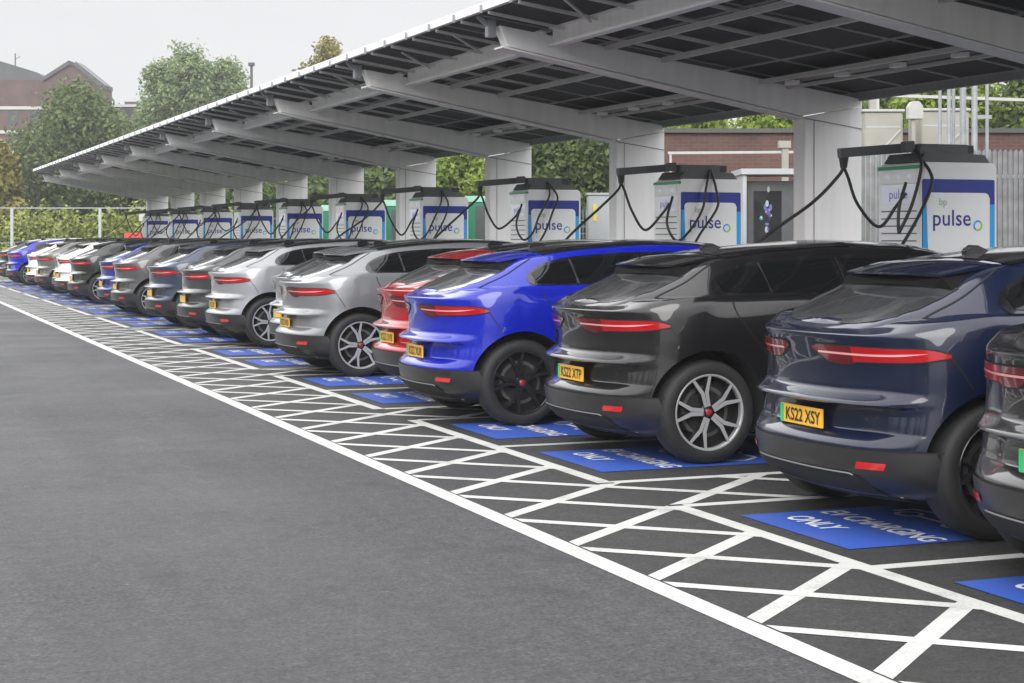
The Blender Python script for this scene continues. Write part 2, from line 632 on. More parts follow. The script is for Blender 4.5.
def copy_tree(o, parent=None, depth=0):
    c = o.copy()
    COL.objects.link(c)
    if parent is not None:
        c.parent = parent
    for ch in list(o.children):
        copy_tree(ch, c, depth + 1)
    return c


def text_mesh(body, size, extrude=0.0, spacing=1.0, bold=0.0):
    """verts, faces of a line of text lying in XY, centred on x, baseline at y=0"""
    cu = bpy.data.curves.new('lettering', 'FONT')
    cu.body = body
    cu.size = size
    cu.align_x = 'CENTER'
    cu.resolution_u = 4
    cu.space_character = spacing
    cu.offset = bold
    ob = bpy.data.objects.new('lettering', cu)
    COL.objects.link(ob)
    dg = bpy.context.evaluated_depsgraph_get()
    me = bpy.data.meshes.new_from_object(ob.evaluated_get(dg))
    vs = [tuple(v.co) for v in me.vertices]
    fs = [tuple(p.vertices) for p in me.polygons]
    bpy.data.objects.remove(ob)
    bpy.data.curves.remove(cu)
    bpy.data.meshes.remove(me)
    return vs, fs


def pchip(tab):
    xs = np.array([t[0] for t in tab], float)
    ys = np.array([t[1] for t in tab], float)
    h = np.diff(xs)
    d = np.diff(ys) / h
    m = np.zeros_like(ys)
    m[0], m[-1] = d[0], d[-1]
    for i in range(1, len(xs) - 1):
        if d[i - 1] * d[i] > 0:
            w1, w2 = 2 * h[i] + h[i - 1], h[i] + 2 * h[i - 1]
            m[i] = (w1 + w2) / (w1 / d[i - 1] + w2 / d[i])

    def fn(x):
        x = min(max(x, xs[0]), xs[-1])
        i = min(int(np.searchsorted(xs, x, side='right')) - 1, len(xs) - 2)
        i = max(i, 0)
        t = (x - xs[i]) / h[i]
        return float((1 + 2 * t) * (1 - t) ** 2 * ys[i] + t * (1 - t) ** 2 * h[i] * m[i] + t * t * (3 - 2 * t) * ys[i + 1] + t * t * (t - 1) * h[i] * m[i + 1])
    return fn


def smoothstep(a, b, x):
    t = min(1, max(0, (x - a) / (b - a)))
    return t * t * (3 - 2 * t)


# ------------------------------------------------------------------ ground and markings
g = MB()
g.add([(-600, -600, 0), (900, -600, 0), (900, 900, 0), (-600, 900, 0)], [(0, 1, 2, 3)], M['road'])
struct(g.build('ground', recalc=False))
XO, XI = 3.567, 4.75           # outer hatch line, front line of the bays
PER, Y0 = 5.28, 7.29           # one pair of bays, first divider
KMIN, KMAX = -1, 11
YEND = Y0 + PER * KMAX + 2.4
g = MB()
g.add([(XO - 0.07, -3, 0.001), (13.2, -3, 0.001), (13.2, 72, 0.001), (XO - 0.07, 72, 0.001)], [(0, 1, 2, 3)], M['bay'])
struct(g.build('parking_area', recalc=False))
g = MB()
p0, p1 = at(-200, 66), at(1500, 66)
g.add([(-60, 72, 0.006), (60, 69, 0.006), (120, 180, 0.006), (-120, 220, 0.006)], [(0, 1, 2, 3)], M['grass'])
g.add([(15.5, 22.5, 0.006), (60, 6, 0.006), (100, 66, 0.006), (15.5, 66, 0.006)], [(0, 1, 2, 3)], M['grass'])
struct(g.build('grass_verge', recalc=False))

lines = MB()
ZL = [0.002]


def stripe(a, b, w, z=0.002, ends=None):
    a, b = Vector((a[0], a[1], 0)), Vector((b[0], b[1], 0))
    d = (b - a).normalized()
    s = Vector((-d.y, d.x, 0)) * (w / 2)
    q = [a - s, b - s, b + s, a + s]
    lines.add([(p.x, p.y, z) for p in q], [(0, 1, 2, 3)], M['white_line'])


def hatch(a, b, w, x0, x1, z):
    """stripe of width w clipped to x0..x1 (a stripe running mostly across x)"""
    dx, dy = b[0] - a[0], b[1] - a[1]
    L = math.hypot(dx, dy)
    hy = w / 2 * L / abs(dx)
    pts = []
    for x in (x0, x1):
        y = a[1] + dy * (x - a[0]) / dx
        pts.append((x, y))
    lines.add([(x0, pts[0][1] - hy, z), (x1, pts[1][1] - hy, z), (x1, pts[1][1] + hy, z), (x0, pts[0][1] + hy, z)], [(0, 1, 2, 3)], M['white_line'])


# long outer line and its slight bend at the far end
stripe((XO, -3), (XO, 56), 0.13, 0.002)
stripe((XO, 56), (XO - 0.35, 64), 0.15, 0.0025)
stripe((XO - 0.35, 64), (XO - 1.0, 74), 0.15, 0.002)
lw = 0.098


def clip_poly(poly, ax, lim, keep_above):
    res = []
    for a, b in zip(poly, poly[1:] + poly[:1]):
        ia = (a[ax] >= lim) == keep_above
        ib = (b[ax] >= lim) == keep_above
        if ia:
            res.append(a)
        if ia != ib:
            t = (lim - a[ax]) / (b[ax] - a[ax])
            res.append((a[0] + (b[0] - a[0]) * t, a[1] + (b[1] - a[1]) * t))
    return res


def hatch_line(y0, m, x0, x1, ya, yb, z):
    hy = lw / 2 * math.hypot(1, m)
    poly = [(x0, y0 + m * (x0 - XO) - hy), (x1, y0 + m * (x1 - XO) - hy), (x1, y0 + m * (x1 - XO) + hy), (x0, y0 + m * (x0 - XO) + hy)]
    poly = clip_poly(poly, 1, ya, True)
    if len(poly) > 2:
        poly = clip_poly(poly, 1, yb, False)
    if len(poly) > 2:
        lines.add([(p[0], p[1], z) for p in poly], [tuple(range(len(poly)))], M['white_line'])


ylist = [5.42 + 0.984 * i for i in range(-6, 64)]
MB_, MT_ = 0.875, -0.90
for y in ylist:
    hatch_line(y, MB_, XO + 0.076, XI - 0.056, -50, 200, 0.003)
    hatch_line(y - 0.03, MT_, XO + 0.076, XI - 0.056, -50, 200, 0.004)
for k in range(KMIN, KMAX + 1):
    yd = Y0 + PER * k
    stripe((XI, yd - 2.11), (XI, yd + 2.11), 0.11, 0.002)
    for j, yy in enumerate((yd - 2.105, yd, yd + 2.105)):
        lines.add([(XI + 0.056, yy - 0.05, 0.002), (9.6, yy - 0.05, 0.002), (9.6, yy + 0.05, 0.002), (XI + 0.056, yy + 0.05, 0.002)], [(0, 1, 2, 3)], M['white_line'])
    # the same hatching runs on into the walkway between two pairs of bays
    ya, yb = yd + 2.16, yd + PER - 2.16
    for y in [5.42 + 0.984 * i for i in range(-14, 74)]:
        hatch_line(y, MB_, XI - 0.056, 9.4, ya, yb, 0.003)
        hatch_line(y - 0.03, MT_, XI - 0.056, 9.4, ya, yb, 0.004)
hl = lines.build('hatched_road_marking', recalc=False)
struct(hl)

# blue pads with lettering
tv1, tf1 = text_mesh('EV CHARGING', 0.20, bold=0.004, spacing=0.95)
tv2, tf2 = text_mesh('ONLY', 0.20, bold=0.004)


def flat_text(vs, sx, sy, x, y, z):
    # text reads from the road: its baseline runs along -Y, its top towards +X
    return [(x + v[1] * sy, y - v[0] * sx, z) for v in vs]


def pad(kx, ky):
    b = MB()
    b.add([(0, -0.59, 0), (1.75, -0.59, 0), (1.75, 0.59, 0), (0, 0.59, 0)], [(0, 1, 2, 3)], M['blue_pad'])
    o = b.build('bay_pad', recalc=False)
    o.location = (kx, ky, 0.005)
    for (tv_, tf_, sx_, xo_, yo_) in ((tv2, tf2, 0.86, 0.20, 0.20), (tv1, tf1, 0.86, 0.50, -0.02)):
        t = MB()
        t.add(flat_text(tv_, sx_, 1.15, xo_, yo_, 0.002), tf_, M['pad_text'])
        t.build('lettering', o, recalc=False)
    c = MB()
    # car outline with a plug lead

    def ln(pts, w):
        for (a, q) in zip(pts[:-1], pts[1:]):
            a, q = Vector((a[0], a[1], 0)), Vector((q[0], q[1], 0))
            d = (q - a).normalized()
            s = Vector((-d.y, d.x, 0)) * w / 2
            a2, q2 = a - d * w * 0.3, q + d * w * 0.3
            c.add([(p.x, p.y, 0.002) for p in (a2 - s, q2 - s, q2 + s, a2 + s)], [(0, 1, 2, 3)], M['pad_text'])
    car = [(0.96, 0.40), (1.08, 0.40), (1.12, 0.22), (1.26, 0.12), (1.26, -0.14), (1.12, -0.26), (1.08, -0.36), (0.96, -0.36), (0.96, -0.27)]
    ln(car, 0.035)
    for yy in (0.26, -0.2):
        arc = [(0.96 + 0.075 * math.cos(a), yy + 0.075 * math.sin(a)) for a in np.linspace(0, 2 * PI, 13)]
        ln(arc, 0.03)
    ln([(0.96, 0.17), (0.96, -0.11)], 0.035)
    ln([(1.12, -0.36), (1.24, -0.42), (1.40, -0.30), (1.40, -0.05), (1.46, 0.05)], 0.03)
    c.build('charging_symbol', o, recalc=False)
    return o


# ------------------------------------------------------------------ the car
# rear at x = 0, front at x = 4.86, left side +y
NFR, RCF = 2.4, 1.15
nr_t = pchip([(0.2, 2.45), (0.5, 2.4), (0.75, 2.3), (1.15, 2.3)])
rc_t = pchip([(0.2, 0.62), (0.5, 0.66), (0.75, 0.70), (1.15, 0.72)])
xr_base = pchip([(0.20, 0.27), (0.24, 0.16), (0.30, 0.095), (0.40, 0.055), (0.50, 0.045), (0.6, 0.05), (0.7, 0.06), (0.8, 0.07), (0.95, 0.075), (1.08, 0.075), (1.15, 0.095)])
xr_feat = pchip([(0.20, 0), (0.49, 0), (0.503, 0.0), (0.57, 0.066), (0.58, 0.084), (0.59, 0.087), (0.70, 0.087), (0.712, 0.07), (0.730, -0.025), (0.737, -0.033), (0.746, -0.031), (0.788, 0.044), (0.798, 0.054), (0.82, 0.058), (0.87, 0.056), (0.95, 0.044), (1.02, 0.026), (1.08, 0.008), (1.10, 0.0), (1.113, -0.004), (1.119, 0.006), (1.13, 0.05), (1.15, 0.115)])
w_tab = pchip([(0.20, 0.80), (0.24, 0.89), (0.30, 0.935), (0.42, 0.955), (0.58, 0.965), (0.75, 0.972), (0.88, 0.975), (1.0, 0.967), (1.07, 0.957), (1.11, 0.949), (1.135, 0.940), (1.15, 0.928)])
xf_tab = pchip([(0.20, 4.62), (0.28, 4.76), (0.45, 4.84), (0.7, 4.86), (0.95, 4.80), (1.15, 4.66)])
k_warp = pchip([(0.0, 1.0), (0.16, 1.0), (0.45, 1.06), (0.8, 1.11), (1.4, 1.115), (2.2, 1.10), (3.0, 1.05), (3.6, 0.99), (4.1, 0.90), (4.5, 0.79), (4.9, 0.63)])


def zwarp(x, z):
    return z if z < 0.45 else 0.45 + (z - 0.45) * k_warp(x)


def half_outline(z, nrear=54, nside=46, nfront=18):
    """points (x, y) from the rear centre round to the front centre at nominal height z"""
    w = w_tab(z)
    xr, ft, xf = xr_base(z), xr_feat(z), xf_tab(z)
    pts = []
    NR, RC = nr_t(z), rc_t(z)
    for i in range(nrear):
        if i < 34:
            yy = 0.90 * i / 34
        else:
            a0 = math.asin(0.90 ** (NR / 2))
            a = a0 + (PI / 2 - a0) * (i - 34) / (nrear - 1 - 34)
            yy = math.sin(a) ** (2 / NR)
        y = w * min(1.0, yy)
        x = xr + RC * (1 - max(0.0, 1 - min(1.0, yy) ** NR) ** (1 / NR))
        amp = 1 - smoothstep(0.55, 0.94, y / 0.97)
        pts.append((x + amp * ft, y))
    x0 = xr + RC
    x1 = xf - RCF
    for i in range(1, nside):
        t = i / nside
        x = x0 + (x1 - x0) * t
        waist = 0.022 * math.exp(-((x - 2.35) / 0.75) ** 2) * math.exp(-((z - 0.62) / 0.2) ** 2)
        haunch = 0.012 * math.exp(-((x - 0.95) / 0.5) ** 2) * math.exp(-((z - 0.95) / 0.12) ** 2)
        pts.append((x, w - waist + haunch - 0.035 * smoothstep(3.0, 3.9, x)))
    wf = w - 0.035
    for i in range(nfront + 1):
        a = PI / 2 * (i / nfront)
        pts.append((x1 + RCF * math.sin(a) ** (2 / NFR), wf * max(0, math.cos(a)) ** (2 / NFR)))
    return pts


def surf_pts(z, off=0.0, side=1):
    """outline at nominal z as 3D points + outward 2D normals, with cumulative length"""
    pts = half_outline(z)
    P2 = np.array(pts)
    d = np.gradient(P2, axis=0)
    L = np.linalg.norm(d, axis=1) + 1e-9
    nrm = np.stack([-d[:, 1], d[:, 0]], 1) / L[:, None]
    nrm[0] = (-1, 0)
    Q = P2 + nrm * off
    seg = np.r_[0, np.cumsum(np.linalg.norm(np.diff(P2, axis=0), axis=1))]
    return Q, seg


def body_at(s, z, off=0.004, side=1):
    """point on the lower body: arc length s from the rear centre line, nominal height z"""
    Q, seg = surf_pts(z, off)
    x = float(np.interp(s, seg, Q[:, 0]))
    y = float(np.interp(s, seg, Q[:, 1]))
    return (x, y * side, zwarp(x, z))


def body_atx(x, z, off=0.004, side=1):
    """point on the body side at length x"""
    Q, seg = surf_pts(z, off)
    y = float(np.interp(x, Q[40:108, 0], Q[40:108, 1]))
    return (x, y * side, zwarp(x, z))


# greenhouse
zt_t = pchip([(0.08, 1.08), (0.18, 1.145), (0.25, 1.178), (0.5, 1.285), (0.75, 1.395), (0.87, 1.465), (1.0, 1.51), (1.3, 1.562), (1.7, 1.602), (2.3, 1.635), (2.8, 1.62), (3.15, 1.555), (3.6, 1.34), (4.05, 1.10), (4.25, 0.98)])
yc_t = pchip([(0.14, 0.30), (0.22, 0.42), (0.3, 0.52), (0.5, 0.615), (0.75, 0.63), (1.0, 0.645), (1.3, 0.665), (2.0, 0.69), (2.8, 0.67), (3.15, 0.655), (3.6, 0.69), (4.25, 0.74)])
zc_t = pchip([(0.08, 1.05), (0.25, 1.15), (0.5, 1.25), (0.75, 1.345), (0.87, 1.405), (1.0, 1.445), (1.3, 1.487), (1.7, 1.52), (2.3, 1.542), (2.8, 1.525), (3.15, 1.465), (3.6, 1.265), (4.05, 1.05), (4.25, 0.94)])
yb_t = pchip([(0.14, 0.36), (0.22, 0.49), (0.3, 0.595), (0.5, 0.765), (0.7, 0.85), (0.9, 0.895), (2.0, 0.905), (3.0, 0.90), (3.6, 0.88), (4.25, 0.80)])
zb_t = pchip([(0.08, 1.0), (0.5, 1.10), (0.9, 1.14), (2.0, 1.13), (3.0, 1.08), (4.25, 0.86)])


def section(x, n=26):
    yb, zb, yc, zc, zt = yb_t(x), zb_t(x), yc_t(x), zc_t(x), zt_t(x)
    dz = zt - zc
    cp = [(yb + 0.02, zb - 0.1), (yb, zb), ((yb + yc) / 2 + 0.022, (zb + zc) / 2), (yc, zc), (yc - 0.075, zc + dz * 0.48), (yc * 0.55, zt - dz * 0.16), (0, zt), (-yc * 0.55, zt - dz * 0.16)]
    pts = []
    segs = len(cp) - 3
    for i in range(n + 1):
        u = i / n * segs
        k = min(int(u), segs - 1)
        t = u - k
        a, b, c, d = (np.array(cp[k + j]) for j in range(4))
        q = 0.5 * ((2 * b) + (-a + c) * t + (2 * a - 5 * b + 4 * c - d) * t * t + (-a + 3 * b - 3 * c + d) * t ** 3)
        pts.append((float(q[0]), float(q[1])))
    pts[-1] = (0.0, pts[-1][1])
    return pts


def top_z(x, y):
    s = section(x, 60)
    ys = np.array([p[0] for p in s])[::-1]
    zs = np.array([p[1] for p in s])[::-1]
    return float(np.interp(abs(y), np.maximum.accumulate(ys), zs))


def side_y(x, z):
    s = section(x, 60)
    zs = np.maximum.accumulate(np.array([p[1] for p in s]))
    return float(np.interp(z, zs, [p[0] for p in s]))


def top_pt(x, y, off):
    e = 0.01
    zx = (top_z(x + e, y) - top_z(x - e, y)) / (2 * e)
    zy = (top_z(x, y + e) - top_z(x, y - e)) / (2 * e)
    n = Vector((-zx, -zy, 1)).normalized()
    return tuple(Vector((x, y, top_z(x, y))) + n * off)


def side_pt(x, z, off, side):
    e = 0.01
    yx = (side_y(x + e, z) - side_y(x - e, z)) / (2 * e)
    yz = (side_y(x, z + e) - side_y(x, z - e)) / (2 * e)
    n = Vector((-yx, 1, -yz)).normalized()
    p = Vector((x, side_y(x, z), z)) + n * off
    return (p.x, p.y * side, p.z)


def link_slot(o, m, idx=0):
    o.material_slots[idx].link = 'OBJECT'
    o.material_slots[idx].material = m


WX = (0.80, 3.92)      # wheel centres
WR = 0.382
PAINTED = {'body', 'cabin', 'spoiler', 'wing_mirror', 'bumper_corner'}


def strip_on(fn_pts, w, m, b):
    """thin ribbon through 3D points lying on a surface (given with a second row of points)"""
    pass


def build_car():
    root = empty('parked_car')
    # ---- lower body
    zl = [0.20, 0.215, 0.24, 0.27, 0.30, 0.34, 0.38, 0.42, 0.46, 0.48, 0.495, 0.505, 0.52, 0.54, 0.56, 0.57, 0.575, 0.58, 0.585, 0.59, 0.61, 0.64, 0.67, 0.695, 0.707, 0.718, 0.728, 0.736, 0.744, 0.748, 0.755, 0.765, 0.777, 0.788, 0.794, 0.800, 0.81, 0.83, 0.86, 0.89, 0.92, 0.95, 0.98, 1.01, 1.04, 1.06, 1.075, 1.088, 1.097, 1.105, 1.110, 1.113, 1.116, 1.12, 1.125, 1.132, 1.141, 1.15]
    rows = []
    base = half_outline(0.20)
    rows.append([(x, 0.0, 0.20) for x, y in base])
    rows.append([(x, y * 0.9, 0.20) for x, y in base])
    for z in zl:
        rows.append([(x, y, zwarp(x, z)) for x, y in half_outline(z)])
    top = half_outline(1.15)
    for s, dz in ((0.985, 0.002), (0.955, 0.004), (0.90, 0.008), (0.75, 0.016), (0.4, 0.03), (0.0, 0.035)):
        rows.append([(x + (1 - s) * 0.02 * (1 if x < 1 else 0), y * s, zwarp(x, 1.15) + dz * (1.0 if x < 3.6 else 1.6)) for x, y in top])
    b = MB()
    b.grid(rows, P['black'])
    b.grid([[(x, -y, z) for x, y, z in r] for r in rows], P['black'], flip=True)
    body = b.build('body', root, merge=True)
    bm = bmesh.new()
    bm.from_mesh(body.data)
    bmesh.ops.dissolve_degenerate(bm, dist=1e-4, edges=bm.edges)
    bmesh.ops.recalc_face_normals(bm, faces=bm.faces)
    bm.to_mesh(body.data)
    bm.free()
    # wheel arches
    cut = MB()
    for wx in WX:
        for sd_ in (-1, 1):
            n = 56
            ra = 0.452
            vs = []
            for yy in (0.60, 1.2):
                for k in range(n):
                    a = 2 * PI * k / n
                    vs.append((wx + ra * math.cos(a), yy * sd_, 0.385 + ra * math.sin(a) * 1.0))
            fs = [tuple(range(n)), tuple(range(2 * n - 1, n - 1, -1))]
            for k in range(n):
                k2 = (k + 1) % n
                fs.append((k, k + n, k2 + n, k2))
            cut.add(vs, fs, M['black'])
    co = cut.build('arch_cutter')
    md = body.modifiers.new('arch', 'BOOLEAN')
    md.object = co
    md.operation = 'DIFFERENCE'
    md.solver = 'EXACT'
    md.material_mode = 'TRANSFER'
    dg = bpy.context.evaluated_depsgraph_get()
    me = bpy.data.meshes.new_from_object(body.evaluated_get(dg))
    body.modifiers.clear()
    body.data = me
    me.name = 'body'
    bpy.data.objects.remove(co)
    me.shade_smooth()
    me.set_sharp_from_angle(angle=math.radians(32))
    # ---- cabin
    xs = list(np.linspace(0.15, 0.72, 16)) + list(np.linspace(0.76, 1.1, 9)) + list(np.linspace(1.2, 4.2, 36))
    rows = []
    for x in xs:
        s = section(x, 26)
        rows.append([(x, y, z) for y, z in s] + [(x, -y, z) for y, z in s[::-1][1:]])
    c = MB()
    c.grid(rows, P['black'])
    cabin = c.build('cabin', root, smooth=40)
    # ---- rear window
    c = MB()
    for (off, pad_, m) in ((0.003, 0.0, M['gloss_black']),):
        g_ = []
        for i in range(15):
            t = i / 14
            yh = 0.555 + 0.05 * smoothstep(0, 0.35, t) - 0.005 * t
            row = []
            for j in range(17):
                q = -1 + j / 8
                y = q * yh
                xlo = 0.225 + 0.16 * abs(q) ** 3.5
                xx = xlo + (0.765 - xlo) * t
                row.append(top_pt(xx, y, off))
            g_.append(row)
        c.grid(g_, m)
    rw = c.build('rear_window', root, smooth=60, recalc=False)
    rw.data.materials[0] = M['rear_glass']
    rw.data.flip_normals()
    # ---- roof panel (glass) and windscreen
    c = MB()
    c.grid([[top_pt(x, q * 0.585, 0.004) for q in np.linspace(-1, 1, 13)] for x in np.linspace(1.12, 3.05, 16)], M['gloss_black'])
    c.build('roof_panel', root, smooth=60)
    c = MB()
    g_ = []
    for x in np.linspace(3.13, 4.02, 12):
        yh = 0.60 + 0.08 * (x - 3.13)
        g_.append([top_pt(x, q * yh, 0.004) for q in np.linspace(-1, 1, 13)])
    c.grid(g_, M['glass'])
    c.build('windscreen', root, smooth=60)
    # ---- side windows : surround, then glass panes
    lo = pchip([(0.90, 1.275), (0.945, 1.245), (1.0, 1.236), (1.4, 1.235), (2.0, 1.228), (2.8, 1.205), (3.4, 1.18), (3.72, 1.165)])
    hi = pchip([(0.90, 1.285), (0.93, 1.325), (1.0, 1.372), (1.1, 1.415), (1.25, 1.452), (1.5, 1.482), (2.0, 1.508), (2.5, 1.51), (2.8, 1.495), (3.1, 1.44), (3.4, 1.325), (3.72, 1.17)])
    for side in (-1, 1):
        c = MB()
        xs2 = [0.90, 0.91, 0.93, 0.95, 0.98] + list(np.linspace(1.02, 3.72, 34))
        c.grid([[side_pt(x, lo(x) + (hi(x) - lo(x)) * t - (0.012 if t == 0 else 0) + (0.012 if t == 1 else 0), 0.004, side) for t in np.linspace(0, 1, 6)] for x in xs2], M['gloss_black'])
        sur = c.build('window_surround', root, smooth=60)
        for (xa, xb) in ((0.965, 1.335), (1.365, 1.96), (2.06, 3.05), (3.10, 3.55)):
            c = MB()
            n = max(6, int((xb - xa) * 14))
            rws = []
            for i in range(n + 1):
                x = xa + (xb - xa) * i / n
                row = []
                for t in np.linspace(0.0, 1, 6):
                    zz = lo(x) + 0.014 + (hi(x) - lo(x) - 0.03) * t
                    xx = x + (0.03 if xa > 1 else 0.02) * (0.5 - t) * (1 if i == n or i == 0 else 1)
                    row.append(side_pt(xx, zz, 0.008, side))
                rws.append(row)
            c.grid(rws, M['glass'])
            c.build('window_pane', sur, smooth=60)
        c = MB()
        for x in (1.35, 2.01):
            rws = [[side_pt(x + dx + 0.03 * (0.5 - t), lo(x) + 0.01 + (hi(x) - lo(x) - 0.02) * t, 0.010, side) for dx in (-0.008, 0.008)] for t in np.linspace(0, 1, 6)]
            c.grid(rws, M['chrome'])
        c.build('window_divider', sur)
    # ---- spoiler
    c = MB()
    upper, lower = [], []
    nx, ny = 8, 17
    for i in range(nx):
        t = i / (nx - 1)
        ru, rl = [], []
        for j in range(ny):
            q = -1 + 2 * j / (ny - 1)
            yh = 0.50 + 0.065 * t
            y = q * yh
            x = 0.665 + 0.05 * q * q + (0.42 - 0.03 * q * q) * t
            zs = top_z(x, y)
            zsp = 1.452 - 0.018 * q * q + 0.24 * (x - 0.665) - 0.07 * (x - 0.665) ** 2
            zu = max(zsp, zs + 0.004)
            zu = zs + 0.004 + (zu - zs - 0.004) * (1 - smoothstep(0.75, 1, t))
            ru.append((x, y, zu))
            rl.append((x + 0.004, y, zu - 0.013 - 0.015 * t))
        upper.append(ru)
        lower.append(rl)
    c.grid(upper, P['black'])
    c.grid(lower, P['black'], flip=True)
    c.grid([upper[0], lower[0]], P['black'])
    c.grid([[r[0] for r in upper], [r[0] for r in lower]], P['black'])
    c.grid([[r[-1] for r in upper], [r[-1] for r in lower]], P['black'])
    sp = c.build('spoiler', root, smooth=35, merge=True)
    c = MB()
    # black end plates and infill below the spoiler
    prof0 = [(-0.615, 1.335), (-0.50, 1.428), (-0.3, 1.438), (0, 1.442), (0.3, 1.438), (0.50, 1.428), (0.615, 1.335), (0.55, 1.345), (0.42, 1.372), (0, 1.382), (-0.42, 1.372), (-0.55, 1.345)]
    vs0 = [(0.690 + 0.045 * (abs(y) / 0.6) ** 2, y, z) for y, z in prof0]
    vs1 = [(0.99, y * 1.04, z + 0.045) for y, z in prof0]
    n = len(prof0)
    fs = [tuple(range(n)), tuple(range(2 * n - 1, n - 1, -1))] + [(i, i + n, (i + 1) % n + n, (i + 1) % n) for i in range(n)]
    c.add(vs0 + vs1, fs, M['matt_black'])
    c.build('spoiler_underside', sp)
    # ---- antenna
    c = MB()
    c.prism([(1.22, 1.545), (1.22, 1.585), (1.27, 1.612), (1.32, 1.61), (1.42, 1.568), (1.42, 1.545)], 'y', -0.022, 0.022, M['gloss_black'])
    c.build('antenna', root, bevel=0.008, smooth=50)
    # ---- rear bumper (dark valance wrapped round the tail)
    c = MB()
    zs_ = [0.205, 0.23, 0.26, 0.30, 0.34, 0.38, 0.42, 0.45, 0.475, 0.488]
    for side in (-1, 1):
        g_ = []
        for z in zs_:
            smax = 1.02 + 0.12 * (0.49 - z) / 0.28
            g_.append([body_at(s, z, 0.007, side) for s in np.linspace(0, smax, 24)])
        c.grid(g_, M['trim'], flip=(side > 0))
    bump = c.build('rear_bumper', root, smooth=50, merge=True)
    # diffuser: black raised centre and its bright lower trim
    c = MB()
    for side in (-1, 1):
        g_ = []
        for z, k in ((0.19, 1.0), (0.25, 0.95), (0.31, 0.88), (0.345, 0.82)):
            g_.append([(body_at(s * k, max(z, 0.2), 0.013, side)[0] + (0.02 if z < 0.2 else 0), s * k * side, z) for s in np.linspace(0, 0.66, 10)])
        c.grid(g_, M['black'], flip=(side > 0))
    c.build('diffuser', bump, smooth=50)
    c = MB()
    pts = [body_at(s, 0.352, 0.018, -1) for s in np.linspace(0.5, 0, 9)] + [body_at(s, 0.352, 0.018, 1) for s in np.linspace(0.06, 0.5, 9)]
    endl = [body_at(0.70, 0.225, 0.018, -1)]
    endr = [body_at(0.70, 0.225, 0.018, 1)]
    c.tube(endl + pts + endr, 0.005, M['dull_strip'], 6)
    c.build('bumper_trim', bump, smooth=60)
    for side in (-1, 1):
        c = MB()
        c.grid([[body_at(s + 0.02 * t, 0.385 + 0.04 * t, 0.014, side) for s in np.linspace(0.55, 0.73, 6)] for t in (0, 0.5, 1)], M['reflector'])
        c.build('reflector', bump, smooth=60)
    # crease line above the valance
    c = MB()
    for side in (-1, 1):
        c.grid([[body_at(s, z, 0.0085, side) for s in np.linspace(0, 1.06, 24)] for z in (0.489, 0.496)], M['black'])
    c.build('panel_gap', bump)
    # ---- plate
    pl = MB()
    pl.box(0.100, 0.112, -0.235, 0.235, 0.570, 0.680, M['plate'])
    plate = pl.build('number_plate', root, bevel=0.003)
    pl = MB()
    pl.box(0.0975, 0.0985, 0.196, 0.232, 0.573, 0.677, M['plate_green'])
    pl.build('plate_band', plate)
    # ---- tail lamps
    lt = pchip([(0.13, 1.036), (0.22, 1.052), (0.36, 1.050), (0.6, 1.046), (0.82, 1.033), (0.95, 1.014), (1.04, 0.985)])
    lb = pchip([(0.13, 1.022), (0.20, 0.990), (0.28, 0.957), (0.40, 0.950), (0.50, 0.967), (0.7, 0.966), (0.90, 0.962), (1.04, 0.972)])
    for side in (-1, 1):
        c = MB()
        ss = list(np.linspace(0.13, 1.04, 34))
        g_ = [[body_at(s, lb(s) + (lt(s) - lb(s)) * t, 0.007, side) for t in np.linspace(0, 1, 5)] for s in ss]
        cut_i = 12
        c.grid(g_[:cut_i + 1], M['lamp_smoke'])
        c.grid(g_[cut_i:], M['lamp_red'])
        lp = c.build('tail_lamp', root, smooth=60, merge=True)
        c = MB()
        ss = np.linspace(0.19, 0.92, 26)
        g_ = [[body_at(s, 1.010 - 0.012 * (s - 0.19) + dz * (1 if s < 0.78 else 1 - (s - 0.78) / 0.15), 0.011, side) for dz in (-0.006, 0.006)] for s in ss]
        c.grid(g_, M['lamp_strip'])
        c.build('light_guide', lp, smooth=60)
        c = MB()
        g1 = [[body_at(s, lt(s) + dz, 0.0055, side) for dz in (-0.002, 0.008)] for s in np.linspace(0.13, 1.04, 34)]
        g2 = [[body_at(s, lb(s) + dz, 0.0055, side) for dz in (-0.008, 0.002)] for s in np.linspace(0.13, 1.04, 34)]
        c.grid(g1, M['black'])
        c.grid(g2, M['black'])
        c.build('lamp_seal', lp)
    # ---- panel gaps on the body
    for side in (-1, 1):
        # tailgate side gap from the lamp down to the ledge
        def ribbon(pts, w=0.006):
            pass
        for (sA, zA, sB, zB) in ((1.03, 0.985, 1.16, 0.80),):
            rws = []
            for t in np.linspace(0, 1, 8):
                s = sA + (sB - sA) * t
                z = zA + (zB - zA) * t
                rws.append([body_at(s - 0.0035, z, 0.0045, side), body_at(s + 0.0035, z, 0.0045, side)])
            c = MB()
            c.grid(rws, M['black'])
            c.build('panel_gap', root)
        # rear door edge, B pillar edge, front door edge
        for xs3 in ([(0.985, 1.115), (1.00, 1.06), (1.05, 0.98), (1.16, 0.86), (1.28, 0.74), (1.335, 0.6), (1.35, 0.45), (1.36, 0.36)],
                    [(2.02, 1.10), (2.03, 0.9), (2.05, 0.7), (2.05, 0.36)], [(3.30, 1.10), (3.36, 0.9), (3.36, 0.6), (3.30, 0.36)]):
            fx = pchip([(p[1], p[0]) for p in sorted(xs3, key=lambda q: q[1])])
            rws = []
            c = MB()
            for z in np.linspace(xs3[-1][1], xs3[0][1], 18):
                x = fx(z)
                rws.append([body_atx(x - 0.005, z, 0.0035, side), body_atx(x + 0.005, z, 0.0035, side)])
            c.grid(rws, M['black'])
            c.build('panel_gap', root)
        # tailgate gap round the rear pillar
        path = [(0.44, 0.665), (0.60, 0.665), (0.80, 0.655), (0.95, 0.628), (1.06, 0.575)]
